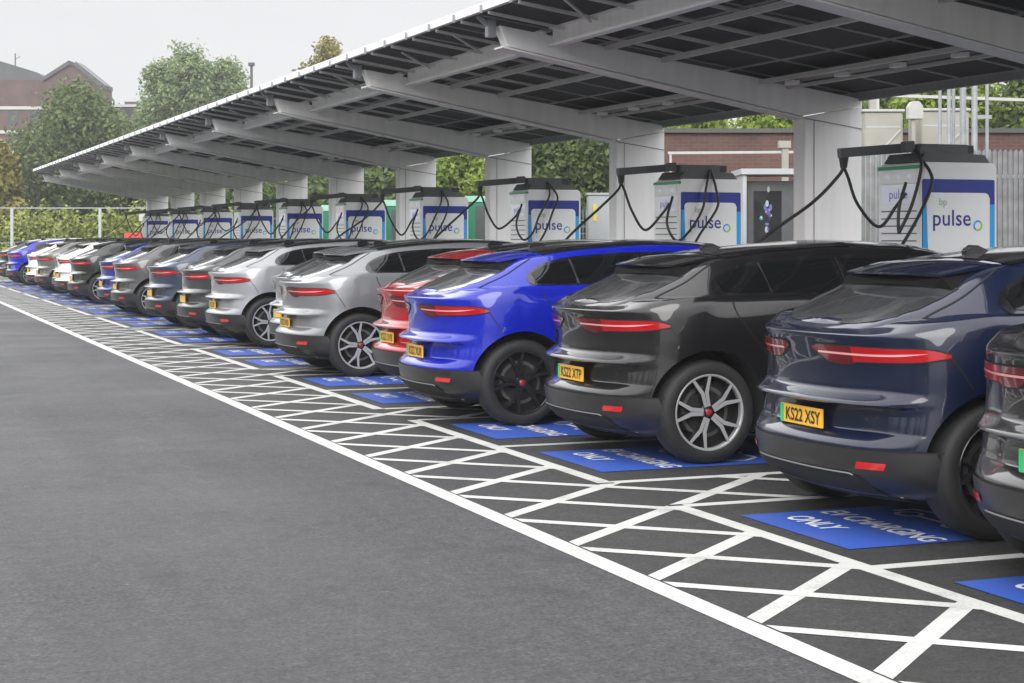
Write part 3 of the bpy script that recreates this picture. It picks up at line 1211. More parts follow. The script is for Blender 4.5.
        rws = []
        c = MB()
        fy = pchip(path)
        for x in np.linspace(0.42, 1.06, 16):
            y = fy(x) * side
            rws.append([top_pt(x, y - 0.0045, 0.0035), top_pt(x, y + 0.0045, 0.0035)])
        c.grid(rws, M['black'])
        c.build('panel_gap', root)
    # ---- door handles, sills
    for side in (-1, 1):
        for xh in (1.45, 2.35):
            c = MB()
            c.grid([[body_atx(x, z, 0.007, side) for x in np.linspace(xh, xh + 0.2, 5)] for z in (0.985, 1.0, 1.012)], P['black'])
            h = c.build('door_handle', root, smooth=60)
        c = MB()
        c.grid([[body_atx(x, z, 0.008, side) for x in np.linspace(1.30, 3.42, 24)] for z in (0.205, 0.24, 0.28, 0.32, 0.345)], M['trim'])
        c.build('sill', root, smooth=60)
    # ---- mirrors
    for side in (-1, 1):
        c = MB()
        g_ = []
        for i in range(9):
            a = PI * i / 8
            rr = math.sin(a)
            g_.append([(3.38 + 0.09 * math.cos(b_) * rr + 0.02 * rr, side * (1.065 - 0.13 * math.cos(a)), 1.215 + 0.075 * math.sin(b_) * rr) for b_ in np.linspace(0, 2 * PI, 15)])
        c.grid(g_, P['black'])
        c.box(3.33, 3.43, min(side * 0.86, side * 0.97), max(side * 0.86, side * 0.97), 1.165, 1.19, M['gloss_black'])
        c.build('wing_mirror', root, smooth=50, merge=True)
    # ---- front end
    for side in (-1, 1):
        c = MB()
        Qs, seg = surf_pts(0.9)
        Ltot = seg[-1]
        g_ = [[body_at(Ltot - s, z, 0.006, side) for z in (0.86, 0.93, 1.0)] for s in np.linspace(0.55, 1.25, 12)]
        c.grid(g_, M['head'])
        c.build('headlamp', root, smooth=60)
    c = MB()
    for side in (-1, 1):
        g_ = []
        for z in np.linspace(0.42, 0.86, 8):
            Qs, seg = surf_pts(z)
            g_.append([body_at(seg[-1] - s, z, 0.006, side) for s in np.linspace(0.0, 0.48, 8)])
        c.grid(g_, M['gloss_black'])
    c.build('grille', root, smooth=60)
    # ---- wheels
    for wx in WX:
        for side in (-1, 1):
            build_wheel(root, wx, side)
    return root


def build_wheel(root, wx, side):
    ax = (wx, 0.0, WR)
    yo = 0.945 * side          # outer face

    def L(prof):
        return [(r, yo - side * y) for r, y in prof]
    c = MB()
    c.lathe(L([(0.0, 0.075), (0.16, 0.075), (0.165, 0.10), (0.20, 0.10), (0.265, 0.12), (0.272, 0.03), (0.272, 0.22), (0.0, 0.22)]), ax, M['black'], 40)
    c.lathe(L([(0.075, 0.085), (0.19, 0.085), (0.19, 0.11), (0.075, 0.11)]), ax, M['disc'], 40)
    w = c.build('wheel', root, smooth=40)
    c = MB()
    c.lathe(L([(0.272, 0.012), (0.280, 0.004), (0.300, -0.004), (0.325, -0.006), (0.350, 0.000), (0.366, 0.012), (0.376, 0.030), (0.381, 0.06), (0.382, 0.12), (0.381, 0.19), (0.374, 0.225), (0.35, 0.245), (0.29, 0.25), (0.272, 0.235)]), ax, M['tyre'], 64)
    c.build('tyre', w, smooth=40)
    c = MB()
    c.lathe(L([(0.262, 0.05), (0.262, 0.012), (0.268, 0.004), (0.278, 0.002), (0.284, 0.008), (0.284, 0.03)]), ax, M['alloy'], 64)
    c.lathe(L([(0.0, 0.022), (0.055, 0.022), (0.062, 0.03), (0.062, 0.06)]), ax, M['alloy_dark'], 24)

    def P3(r, a, d):
        return Vector((wx + r * math.cos(a), yo - side * d, WR + r * math.sin(a)))

    def spoke(r0, a0, r1, a1, w0, w1, d0, d1):
        # machined face on a dark bevelled spoke
        p, q = P3(r0, a0, d0), P3(r1, a1, d1)
        dirv = (q - p)
        n = Vector((0, side, 0))
        s = dirv.cross(n).normalized()
        back = Vector((0, -side * 0.035, 0))
        face = [p - s * w0 / 2, p + s * w0 / 2, q + s * w1 / 2, q - s * w1 / 2]
        rear = [v + back + ((v - (p + q) / 2).dot(s)) * s * 0.5 for v in face]
        fs = [(0, 4, 5, 1), (1, 5, 6, 2), (2, 6, 7, 3), (3, 7, 4, 0)]
        c.add(face + rear, [(0, 1, 2, 3)], M['alloy'])
        c.add(face + rear, fs, M['alloy_dark'])
    for k in range(5):
        a = 2 * PI * k / 5 + PI / 2 + 0.25
        for sg in (-1, 1):
            spoke(0.045, a + sg * 0.30, 0.150, a + sg * 0.115, 0.026, 0.030, 0.018, 0.012)
            spoke(0.146, a + sg * 0.115, 0.268, a + sg * 0.26, 0.031, 0.022, 0.012, 0.006)
    c.build('rim', w, recalc=False)
    c = MB()
    c.lathe(L([(0.0, 0.012), (0.020, 0.013), (0.026, 0.018), (0.026, 0.03)]), ax, M['red_cap'], 20)
    c.lathe(L([(0.026, 0.014), (0.033, 0.014), (0.036, 0.03)]), ax, M['chrome'], 20)
    c.build('hub_cap', w, smooth=40)
    return w


PLATE_TXT = {}


def plate_text(car, body_txt):
    vs, fs = text_mesh(body_txt, 0.118, bold=0.002)
    xs = [v[0] for v in vs]
    ys = [v[1] for v in vs]
    k = 0.385 / (max(xs) - min(xs))
    ky = 0.076 / (max(ys) - min(ys))
    c = MB()
    c.add([(0.0968, -v[0] * k - 0.022, 0.587 + (v[1] - min(ys)) * ky) for v in vs], fs, M['plate_text'])
    pl = [o for o in car.children if o.name.startswith('number_plate')][0]
    c.build('lettering', pl, recalc=False)


CARS = [
    # rear X, centre Y, paint, plate, dark wheels, yaw, label
    (4.95, 6.26, 'black', None, False, 0.0, 'black car cut off by the right edge of the photo, nearest of the row'),
    (5.05, 8.60, 'navy', 'KS22 XSY', True, 0.0, 'dark navy blue car with readable KS22 XSY plate, beside the cut off black car'),
    (5.03, 11.95, 'black', 'KS22 XTP', False, 0.0, 'glossy black car between the navy car and the bright blue car'),
    (4.70, 14.78, 'blue', 'KS22 XUR', True, 0.0, 'large bright blue car with black wheels, beside the black car'),
    (5.08, 16.90, 'red', 'KS22 XVB', False, 0.0, 'bright red car mostly hidden behind the near bright blue car'),
    (4.83, 20.30, 'silver', 'KS22 XWD', False, 0.0, 'silver grey car with machined wheels, directly beyond the red car'),
    (5.30, 22.65, 'silver', None, False, 0.0, 'silver car with only its tail edge showing, hidden behind the silver grey car'),
    (5.08, 26.00, 'pale', 'KS22 XRT', False, 0.0, 'pale silver car with its rear wheel showing, beyond the hidden silver car'),
    (5.08, 28.50, 'bronze', None, False, 0.0, 'dark grey car parked next beyond the pale silver car'),
    (5.06, 31.75, 'bluegrey', None, False, 0.0, 'blue grey car between two dark grey cars in the middle of the row'),
    (5.06, 36.20, 'grey', None, False, 0.0, 'grey car directly in front of a mid blue car'),
    (5.08, 38.50, 'midblue', None, False, 0.0, 'mid blue car with a narrow strip of its tail showing between grey cars'),
    (5.06, 43.80, 'green', None, False, 0.0, 'dark green grey car beside the nearer of the two white cars'),
    (5.08, 46.95, 'white', None, False, 0.0, 'nearer of the two white cars, bright white tail with dark lower bumper'),
    (5.25, 49.20, 'green', None, False, 0.0, 'very dark car squeezed just beyond the nearer white car'),
    (5.06, 52.10, 'brown', None, False, 0.0, 'grey brown car beside the farther white car'),
    (5.06, 54.80, 'white', None, False, 0.0, 'farther of the two white cars, next to the small bright blue car'),
    (5.40, 57.60, 'black', None, False, 0.0, 'black car tucked between the farther white car and the small bright blue car'),
    (4.99, 61.20, 'blue', None, False, 0.0, 'small distant bright blue car near the left edge of the photo'),
    (4.99, 65.00, 'navy', None, False, 0.0, 'dark navy car farthest along the row, at the left edge of the photo'),
]

proto = build_car()


def finish_car(car, colour, darkwheel):
    for o in car.children:
        nm = o.name.split('.')[0]
        if nm in ('body', 'cabin', 'spoiler', 'wing_mirror', 'door_handle'):
            link_slot(o, P[colour], 0)
        if nm == 'wheel' and darkwheel:
            for ch in o.children:
                if ch.name.split('.')[0] == 'rim':
                    for i, s in enumerate(ch.material_slots):
                        if s.material == M['alloy']:
                            link_slot(ch, M['alloy_dark'], i)


cars = []
for i, (rx, yc, colr, ptxt, dk, yaw, lab) in enumerate(CARS):
    cobj = proto if i == 0 else copy_tree(proto)
    cars.append(cobj)
for cobj, (rx, yc, colr, ptxt, dk, yaw, lab) in zip(cars, CARS):
    cobj.location = (rx, yc, 0)
    cobj.rotation_euler = (0, 0, random.uniform(-0.014, 0.014))
    finish_car(cobj, colr, dk)
    tag(cobj, lab, 'car', 'cars parked in the charging bays')
    if ptxt:
        plate_text(cobj, ptxt)

# pads
used_pads = set()
for k in range(KMIN + 1, KMAX + 1):
    for sgn in (-1, 1):
        y = Y0 + PER * k + sgn * 1.05
        if k == KMIN:
            continue
        near = min(range(len(CARS)), key=lambda i: abs(CARS[i][1] - y))
        o = pad(4.935, y)
        names = ['cut off black', 'navy', 'glossy black', 'near bright blue', 'red', 'silver grey', 'hidden silver', 'pale silver', 'first dark grey', 'blue grey', 'grey', 'mid blue', 'dark green grey', 'nearer white', 'very dark', 'grey brown', 'farther white', 'tucked in black', 'distant bright blue', 'farthest navy']
        nm = 'blue charging bay pad under the tail of the %s car' % names[near]
        if nm in used_pads:
            nm = 'blue charging bay pad directly beyond the one under the %s car' % names[near]
        used_pads.add(nm)
        tag(o, nm, 'bay marking', 'blue charging bay pads')

# ------------------------------------------------------------------ solar canopy
NBEAM = [k for k in range(-2, 10)]
YB = lambda k: 17.54 + PER * k


def zp(x):
    return 4.12 - 0.152 * (x - 6.3)


can = empty('solar_canopy', (10.9, YB(0), 0))
can_inv = Matrix.Translation((-10.9, -YB(0), 0))


def cb(b, name, parent=None, **kw):
    b.v = [(x * 1.0104 - 10.9, y - YB(0), z) for x, y, z in b.v]
    return b.build(name, can if parent is None else parent, **kw)


for k in NBEAM:
    y = YB(k)
    b = MB()
    b.prism([(10.37, -0.2), (11.15, -0.2), (11.15, 3.215), (10.37, 3.075)], 'y', y - 0.125, y + 0.125, M['steel'])
    colm = cb(b, 'column', bevel=0.006)
    b = MB()
    b.bar((10.372, y - 0.128, 3.06), (11.15, y - 0.128, 2.95), 0.006, 0.012, M['steel_seam'], up=(0, 0, 1))
    b.bar((10.50, y - 0.128, 0.1), (10.50, y - 0.128, 3.04), 0.006, 0.006, M['steel_seam'], up=(0, 1, 0))
    cb(b, 'seam', colm)
    b = MB()
    b.prism([(6.68, 3.757), (10.37, 3.082), (10.37, 3.09), (11.16, 3.225), (11.16, 3.312), (6.58, 3.985)], 'y', y - 0.10, y + 0.10, M['steel'])
    bm_ = cb(b, 'roof_beam', bevel=0.004)
    b = MB()
    b.prism([(6.60, 3.756), (10.362, 3.068), (10.362, 3.050), (6.60, 3.738)], 'y', y - 0.13, y + 0.13, M['steel'])
    cb(b, 'beam_flange', bm_)
    b = MB()
    b.box(6.46, 6.56, y - 0.05, y + 0.05, 3.86, 4.05, M['galv'])
    b.bar((6.56, y, 3.92), (6.36, y, 4.09), 0.05, 0.05, M['galv'])
    cb(b, 'tip_bracket', bm_, bevel=0.006)

XE0, XE1 = 6.30, 11.12
for k in NBEAM[:-1]:
    ya, yb = YB(k), YB(k + 1)
    # modules
    b = MB()
    ncx, ncy = 3, 5
    for i in range(ncx):
        for j in range(ncy):
            xa = XE0 + 0.03 + (XE1 - XE0 - 0.03) * i / ncx + 0.012
            xb = XE0 + 0.03 + (XE1 - XE0 - 0.03) * (i + 1) / ncx - 0.012
            y0_ = ya + PER * j / ncy + 0.008
            y1_ = ya + PER * (j + 1) / ncy - 0.008
            b.add([(xa, y0_, zp(xa)), (xb, y0_, zp(xb)), (xb, y1_, zp(xb)), (xa, y1_, zp(xa)), (xa, y0_, zp(xa) + 0.035), (xb, y0_, zp(xb) + 0.035), (xb, y1_, zp(xb) + 0.035), (xa, y1_, zp(xa) + 0.035)],
                  [(3, 2, 1, 0), (4, 5, 6, 7), (0, 1, 5, 4), (1, 2, 6, 5), (2, 3, 7, 6), (3, 0, 4, 7)], M['panel'])
            # frame lip on the underside
            for (pa, pb) in (((xa, y0_), (xb, y0_)), ((xa, y1_), (xb, y1_)), ((xa, y0_), (xa, y1_)), ((xb, y0_), (xb, y1_))):
                b.bar((pa[0], pa[1], zp(pa[0]) - 0.006), (pb[0], pb[1], zp(pb[0]) - 0.006), 0.025, 0.012, M['panel_frame'])
    cb(b, 'solar_panel_array', recalc=True)
    # rails running down the slope
    b = MB()
    for j in range(6):
        yy = ya + PER * (j + 0.5) / 6
        xa, xb = XE0 + 0.02, 8.75
        b = MB()
        b.bar((xa, yy, zp(xa) - 0.045), (xb, yy, zp(xb) - 0.045), 0.024, 0.032, M['rail_al'])
        b.bar((XE0 - 0.065, yy, zp(XE0) - 0.06), (XE0 - 0.065, yy, zp(XE0) + 0.03), 0.022, 0.022, M['galv'])
        cb(b, 'roof_rail')
    for j, yy in enumerate((ya + 1.2, ya + 3.2)):
        b = MB()
        b.bar((6.50, yy, zp(6.5) - 0.075), (7.12, yy + 0.75, zp(7.12) - 0.09), 0.025, 0.02, M['rail_al'])
        cb(b, 'brace')
    b = MB()
    for xx in (7.85, 8.55):
        b = MB()
        b.bar((xx, ya + 0.11, zp(xx) - 0.10), (xx, yb - 0.11, zp(xx) - 0.10), 0.045, 0.06, M['rail_al'])
        cb(b, 'purlin')
    b = MB()
    b.box(7.15, 7.27, ya + 0.105, yb - 0.105, 3.775, 3.80, M['steel'])
    b.box(7.20, 7.22, ya + 0.105, yb - 0.105, 3.80, 3.965, M['steel'])
    b.box(7.15, 7.27, ya + 0.105, yb - 0.105, 3.965, 3.985, M['steel'])
    cb(b, 'long_beam')
    # service strip with lamps
    b = MB()
    b.bar((9.80, ya + 0.11, zp(9.80) - 0.12), (9.80, yb - 0.11, zp(9.80) - 0.12), 0.05, 0.05, M['rail_al'])
    b.bar((10.15, ya + 0.11, zp(10.15) - 0.12), (10.15, yb - 0.11, zp(10.15) - 0.12), 0.03, 0.04, M['rail_al'])
    b.bar((9.97, ya + 0.11, zp(9.97) - 0.09), (9.97, yb - 0.11, zp(9.97) - 0.09), 0.26, 0.012, M['tray'], up=(0.15, 0, 1))
    tr = cb(b, 'service_strip')
    for j in range(5):
        b = MB()
        yy = ya + PER * (j + 0.5) / 5
        n = 14
        pts = [(9.97 + 0.07 * math.cos(a), yy + 0.12 * math.sin(a)) for a in np.linspace(0, 2 * PI, n, endpoint=False)]
        zz = zp(9.97) - 0.15
        b.prism(pts, 'z', zz, zz + 0.04, M['lampdisc'])
        cb(b, 'downlight', tr)
# edge gutters, full length
b = MB()
ya, yb = YB(NBEAM[0]) - 0.15, YB(NBEAM[-1]) + 0.15
b.box(XE0 - 0.045, XE0 - 0.008, ya, yb, zp(XE0) - 0.03, zp(XE0) + 0.055, M['steel'])
cb(b, 'front_edge_trim')
b = MB()
b.box(XE1 + 0.004, XE1 + 0.05, ya, yb, zp(XE1) - 0.10, zp(XE1) + 0.05, M['galv'])
cb(b, 'rear_edge_trim')
tag(can, 'long white steel carport roof with solar panels over the whole row of cars', 'canopy')

# ------------------------------------------------------------------ chargers
tp, fp = text_mesh('pulse', 0.25, bold=0.0015, spacing=1.02)
tb, fb = text_mesh('bp', 0.11, bold=0.002)


def face_text(vs, x, y, z, sx=1.0, sz=1.0):
    return [(x + v[0] * sx, y, z + v[1] * sz) for v in vs]


def face_text_x(vs, x, y, z, sx=1.0, sz=1.0):
    return [(x, y - v[0] * sx, z + v[1] * sz) for v in vs]


def rounded(x0, x1, z0, z1, r, n=6):
    pts = [(x0, z0), (x1, z0)]
    for a in np.linspace(0, PI / 2, n):
        pts.append((x1 - r + r * math.cos(a), z1 - r + r * math.sin(a)))
    for a in np.linspace(PI / 2, PI, n):
        pts.append((x0 + r + r * math.cos(a), z1 - r + r * math.sin(a)))
    return pts


def spline(pts, n=14):
    pts = [Vector(p) for p in pts]
    P_ = [pts[0] * 2 - pts[1]] + pts + [pts[-1] * 2 - pts[-2]]
    res = []
    for i in range(len(pts) - 1):
        a, b, c, d = P_[i:i + 4]
        for t in np.linspace(0, 1, n, endpoint=False):
            res.append(0.5 * ((2 * b) + (-a + c) * t + (2 * a - 5 * b + 4 * c - d) * t * t + (-a + 3 * b - 3 * c + d) * t ** 3))
    res.append(pts[-1])
    return res


CW, CD, CH = 0.93, 0.72, 2.41     # along X, along Y, height


def build_charger():
    """origin: near-left foot corner; +x away from the cars, +y away from the camera"""
    root = empty('ev_charger')
    b = MB()
    b.prism(rounded(0, CW, 0.0, CH, 0.07), 'y', 0, CD, M['chg_white'])
    b.build('cabinet', root, bevel=0.008, smooth=40)
    # graphic on the side face
    b = MB()
    b.prism(rounded(0.03, CW - 0.03, 0.15, CH - 0.17, 0.02), 'y', -0.004, -0.001, M['chg_navy'])
    b.prism([(0.05, 0.15), (0.17, 0.15), (0.085, CH - 0.40), (0.035, CH - 0.40)], 'y', -0.007, -0.0045, M['chg_cyan'])
    b.prism([(CW - 0.12, 0.15), (CW - 0.035, 0.15), (CW - 0.035, CH - 0.42), (CW - 0.10, CH - 0.42)], 'y', -0.007, -0.0045, M['chg_cyan'])
    b.prism([(0.15, 0.15), (CW - 0.10, 0.15), (CW - 0.095, CH - 0.36), (CW - 0.115, CH - 0.32), (CW - 0.15, CH - 0.305), (0.12, CH - 0.305), (0.09, CH - 0.32), (0.075, CH - 0.35)], 'y', -0.0105, -0.0075, M['chg_white2'])
    gph = b.build('side_graphic', root)
    b = MB()
    b.add(face_text(tp, 0.375, -0.013, 1.775, 0.88, 0.92), fp, M['chg_navy'])
    b.build('lettering', gph, recalc=False)
    b = MB()
    b.add(face_text(tb, 0.27, -0.013, 1.98, 0.9, 0.9), fb, M['chg_palegreen'])
    b.build('lettering', gph, recalc=False)
    b = MB()
    cx, cz, R0, R1 = 0.69, 1.775, 0.036, 0.056
    for i in range(24):
        a0, a1 = 2 * PI * i / 24, 2 * PI * (i + 1) / 24
        m = M['chg_cyan'] if 3 < i < 16 else M['chg_lime']
        b.add([(cx + r * math.cos(a), -0.013, cz + r * math.sin(a)) for r, a in ((R0, a0), (R1, a0), (R1, a1), (R0, a1))], [(0, 1, 2, 3)], m)
    b.build('ring_logo', gph, recalc=False)
    # front face: screen, sockets, louvres
    b = MB()
    b.box(-0.012, -0.001, 0.05, CD - 0.05, 2.20, 2.34, M['chg_white2'])
    fr = b.build('front_panel', root)
    b = MB()
    b.box(-0.006, -0.001, 0.06, CD - 0.06, 1.99, 2.18, M['screen_grey'])
    b.add(face_text_x(tp, -0.008, CD / 2, 2.05, 0.62, 0.55), fp, M['violet'])
    b.build('display', fr, recalc=False)
    b = MB()
    for i in range(22):
        z = 0.34 + i * 0.075
        b.box(-0.004, -0.001, 0.05, CD - 0.05, z, z + 0.012, M['chg_vent'])
    b.build('louvre', fr)
    for yy in (0.16, 0.35, 0.54):
        b = MB()
        b.box(-0.016, -0.0125, yy - 0.035, yy + 0.035, 2.25, 2.29, M['screen_grey'])
        b.build('indicator', fr)
    b = MB()
    b.box(-0.01, 0.03, -0.006, CD + 0.006, CH - 0.065, CH - 0.03, M['chg_green'])
    b.build('green_edge', fr)
    # dark lid and arm
    b = MB()
    b.prism([(0.03, CH + 0.002), (CW - 0.05, CH + 0.002), (CW - 0.12, CH + 0.085), (0.10, CH + 0.10)], 'y', 0.04, CD - 0.04, M['chg_dark'])
    b.box(0.05, CW - 0.30, 0.06, 0.22, CH + 0.08, CH + 0.185, M['chg_dark'])
    b.box(CW - 0.26, CW - 0.10, 0.24, 0.34, CH + 0.10, CH + 0.19, M['rubber'])
    lid = b.build('lid', root, bevel=0.006)
    b = MB()
    b.bar((0.12, 0.36, CH + 0.16), (-0.70, 0.36, CH + 0.09), 0.09, 0.095, M['chg_dark'])
    b.bar((0.02, 0.14, CH + 0.16), (-0.10, 0.14, CH + 0.15), 0.08, 0.11, M['chg_dark'])
    arm = b.build('cable_arm', root, bevel=0.006)
    b = MB()
    b.prism([(-0.69, CH + 0.05), (-0.61, CH + 0.05), (-0.63, CH - 0.06), (-0.67, CH - 0.06)], 'y', 0.33, 0.39, M['rubber'])
    b.build('cable_clamp', arm)
    return root


ch0 = build_charger()
CHX, CHY = 9.93, 14.31
chargers = []
NCH = list(range(-1, 10))
for k in NCH:
    o = ch0 if k == NCH[0] else copy_tree(ch0)
    chargers.append(o)


def cable(parent, pts, r=0.017, plug_end=False, name='charging_cable'):
    b = MB()
    sp = spline(pts)
    b.tube(sp, r, M['rubber'], 8)
    if plug_end:
        d = (sp[-1] - sp[-2]).normalized()
        b.tube([sp[-1] - d * 0.02, sp[-1] + d * 0.06, sp[-1] + d * 0.16], 0.03, M['rubber'], 8, taper=[0.02, 0.034, 0.03])
    return b.build(name, parent, smooth=60)


nm2 = ['at the right end of the row, outside the photo', 'nearest in view, with the largest readable pulse sign, behind the navy car',
       'behind the near bright blue car, beside the second column', 'between the third and second columns, behind the red car',
       'behind the silver grey car, beside a green cabinet', 'fifth from the right in view, cables crossing its sign', 'sixth from the right in view',
       'seventh from the right in view', 'eighth from the right in view', 'second farthest in view', 'farthest from the camera at the canopy end']
for o, k, lab in zip(chargers, NCH, nm2):
    o.location = (CHX, CHY + PER * k, 0)
    tag(o, 'white ' + ('pulse charger ' if k < 4 else 'charger ') + lab, 'charger', 'white electric car chargers')
    r = random.Random(k + 40)
    j = lambda s=0.08: r.uniform(-s, s)
    top = CH
    # first cable: holster -> loop -> arm end -> car
    sag = 1.77 + j(0.08)
    cable(o, [(-0.03, 0.20, 2.10), (-0.12, 0.24, 1.96), (-0.31 + j(0.04), 0.30, sag), (-0.50, 0.34, 1.99), (-0.60, 0.36, 2.26), (-0.65, 0.36, top - 0.05)])
    if k in (1, 2, 4, 6, 8):
        cable(o, [(-0.65, 0.36, top - 0.05), (-0.70, 0.36, 2.26), (-0.94, 0.34, 2.05), (-1.40 + j(), 0.30, 1.62), (-1.85, 0.2, 1.15), (-2.1, 0.1, 1.05)])
    else:
        cable(o, [(-0.65, 0.36, top - 0.05), (-0.71, 0.38, 2.26), (-0.98, 0.42, 2.0), (-1.52 + j(), 0.46, 1.58), (-1.95, 0.5, 1.12), (-2.2, 0.55, 1.02)])
    # second cable on the near side
    if k == 0:
        cable(o, [(0.02, 0.10, top + 0.12), (-0.02, -0.06, top - 0.04), (-0.15, -0.10, 2.0), (-0.28, -0.10, 1.75), (-0.30, -0.08, 1.72), (-0.28, -0.06, 1.95), (-0.18, -0.03, 2.2)], plug_end=False)
        cable(o, [(0.02, 0.10, top + 0.10), (0.08, -0.06, top - 0.10), (0.05, -0.12, 2.15), (-0.15, -0.16, 1.82), (-0.45, -0.2, 1.45), (-0.9, -0.25, 1.05)])
    else:
        dx = j(0.25)
        cable(o, [(0.42 + dx * 0.3, 0.05, top + 0.12), (0.36, -0.07, top - 0.10), (0.22 + dx * 0.3, -0.10, 2.0), (0.06, -0.10, 1.68 + j()), (-0.10, -0.10, 1.62), (-0.18, -0.02, 1.85), (-0.04, 0.10, 2.18)])
        cable(o, [(0.43 + dx * 0.3, 0.05, top + 0.12), (0.50, -0.07, top - 0.12), (0.44 + dx * 0.3, -0.11, 2.05), (0.25, -0.14, 1.72), (0.0, -0.2, 1.42), (-0.5, -0.3, 1.02)])

# ------------------------------------------------------------------ background things


def oriented(name, px, depth, rz=None):
    e = empty(name, at(px, depth), -TH if rz is None else rz)
    return e


# tall dark display kiosk seen between the first column and the second charger
kx = at(771, 27)
kio = oriented('display_kiosk', 771, 27)
b = MB()
b.box(-0.42, 0.42, 0, 0.35, 0, 2.62, M['chg_dark'])
b.build('cabinet', kio, bevel=0.01)
b = MB()
b.box(-0.30, 0.18, -0.006, -0.001, 1.0, 2.45, M['gloss_black'])
scr = b.build('screen', kio)
b = MB()


def ell(cx, cz, rx, rz_, m, n=20, y=-0.009):
    b.add([(cx + rx * math.cos(a), y, cz + rz_ * math.sin(a)) for a in np.linspace(0, 2 * PI, n, endpoint=False)], [tuple(range(n))], m)


rk = random.Random(3)
for q in range(26):
    ell(-0.06 + rk.gauss(0, 0.045), 2.05 + rk.gauss(0, 0.13), rk.uniform(0.012, 0.035), rk.uniform(0.02, 0.06), M[rk.choice(['scr_violet', 'scr_violet', 'scr_blue', 'grey_cab', 'gloss_black', 'panel'])], n=9, y=-0.0065 - 0.0002 * q)
ell(-0.17, 2.0, 0.018, 0.02, M['scr_green'], y=-0.0125)
for q in range(9):
    b.box(-0.22 + q * 0.036, -0.196 + q * 0.036, -0.009, -0.0065, 1.52, 1.555, M['scr_blue'])
b.build('screen_picture', scr, recalc=False)
tag(kio, 'tall black display kiosk with a violet screen picture, left of the first column', 'kiosk')

kio_frame = oriented('kiosk_shelter', 771, 27.6)
b = MB()
b.box(-0.62, -0.55, -0.9, 0.3, 0, 2.72, M['grey_cab'])
b.box(-0.65, 0.75, -0.95, 0.35, 2.72, 2.82, M['grey_cab'])
b.box(0.60, 0.67, -0.9, 0.3, 0, 2.72, M['grey_cab'])
b.build('frame', kio_frame, bevel=0.005)
tag(kio_frame, 'pale grey frame with flat top standing round the black display kiosk', 'shelter')

# brick building at the right
wl0 = at(640, 33)
bw = empty('brick_outbuilding', wl0, -TH)
L_ = (1085 - 640) / F * 33 * KD
b = MB()
b.box(0, L_, 0, 4, 0, zat(133, 33), M['brick'])
b.build('wall', bw)
b = MB()
b.box(-0.08, L_ + 0.08, -0.08, 4.08, zat(133, 33) + 0.003, zat(130, 33) + 0.03, M['roof_dark'])
b.build('roof_edge', bw)
tag(bw, 'low flat topped red brick building behind the chargers', 'building')
# pipe rail and post in front of it
pr = empty('pipe_rail', at(668, 31), -TH)
b = MB()
zz = zat(153, 31)
b.bar((0, 0, zz), (2.6, 0, zz + 0.02), 0.05, 0.05, M['band'])
for xx in (0.05, 2.5):
    b.bar((xx, 0, 0), (xx, 0, zz), 0.04, 0.04, M['band'])
b.build('rail', pr)
tag(pr, 'thin white pipe rail in front of the low brick building', 'rail')
po = empty('brown_post', at(785, 30.4), -TH)
b = MB()
b.box(-0.06, 0.06, -0.06, 0.06, 0, zat(148, 30.4), M['beige'])
b.box(-0.13, 0.10, -0.09, 0.09, zat(148, 30.4), zat(141, 30.4), M['beige'])
b.tube([(0, 0, zat(141, 30.4)), (0, 0, zat(136, 30.4))], 0.035, M['bark'])
b.build('post', po)
tag(po, 'short brown post with a box on top against the brick building', 'post')

# palisade fence
pf = empty('palisade_fence', at(850, 24.5), -TH)
fl = (1120 - 850) / F * 24.5 * KD
ztop = zat(149, 24.5)
M['pale'] = mat('weathered galvanised pale', (0.18, 0.19, 0.195), 0.6, 0.1, var=0.25, vscale=5)
b = MB()
x = 0
i = 0
while x < fl:
    if not (0.7 < x < 0.72):
        b.add([(x, 0, 0.05), (x + 0.035, -0.025, 0.05), (x + 0.07, 0, 0.05), (x, 0, ztop - 0.05), (x + 0.035, -0.025, ztop), (x + 0.07, 0, ztop - 0.05)], [(0, 1, 4, 3), (1, 2, 5, 4)], M['pale'])
    x += 0.082
b.build('pales', pf)
b = MB()
for z in (0.5, ztop - 0.45):
    b.box(0, fl, 0.004, 0.05, z, z + 0.05, M['galv'])
b.build('rail', pf)
for xx in np.arange(0, fl, 1.6):
    b = MB()
    b.box(xx, xx + 0.08, 0.054, 0.13, 0, ztop, M['galv'])
    b.build('fence_post', pf)
tag(pf, 'grey galvanised palisade fence behind the nearest charger', 'fence')

# beige cabinets, horn head and poles
for (pa, pb, pt, dep, lab) in ((864, 903, 112, 28, 'left beige cabinet rising behind the nearest charger'), (921, 969, 111, 28.6, 'right beige cabinet rising behind the nearest charger, poles before it')):
    e = empty('utility_cabinet', at(pa, dep), -TH)
    wdt = (pb - pa) / F * dep * KD
    b = MB()
    b.box(0, wdt, 0, 1.0, 0, zat(pt, dep), M['beige'])
    b.build('housing', e, bevel=0.02)
    b = MB()
    b.box(0.04, wdt - 0.04, -0.004, -0.001, zat(pt, dep) - 0.28, zat(pt, dep) - 0.25, M['grey_cab'])
    b.bar((0.1, -0.01, zat(pt, dep) - 0.9), (wdt - 0.05, -0.01, zat(pt, dep) - 0.32), 0.02, 0.03, M['band'])
    b.build('trim', e)
    b = MB()
    b.box(-0.03, wdt + 0.03, -0.03, 1.03, zat(pt, dep) + 0.002, zat(pt, dep) + 0.05, M['band'])
    b.build('lid', e, bevel=0.01)
    tag(e, lab, 'cabinet')
e = empty('siren_box', at(916, 27.4), -TH)
b = MB()
z0, z1 = zat(119, 27.4), zat(101, 27.4)
b.prism([(-0.13, z0), (0.13, z0), (0.13, z1 - 0.09), (0.06, z1), (-0.06, z1), (-0.13, z1 - 0.09)], 'y', 0, 0.2, M['band'])
b.build('box', e, bevel=0.01)
b = MB()
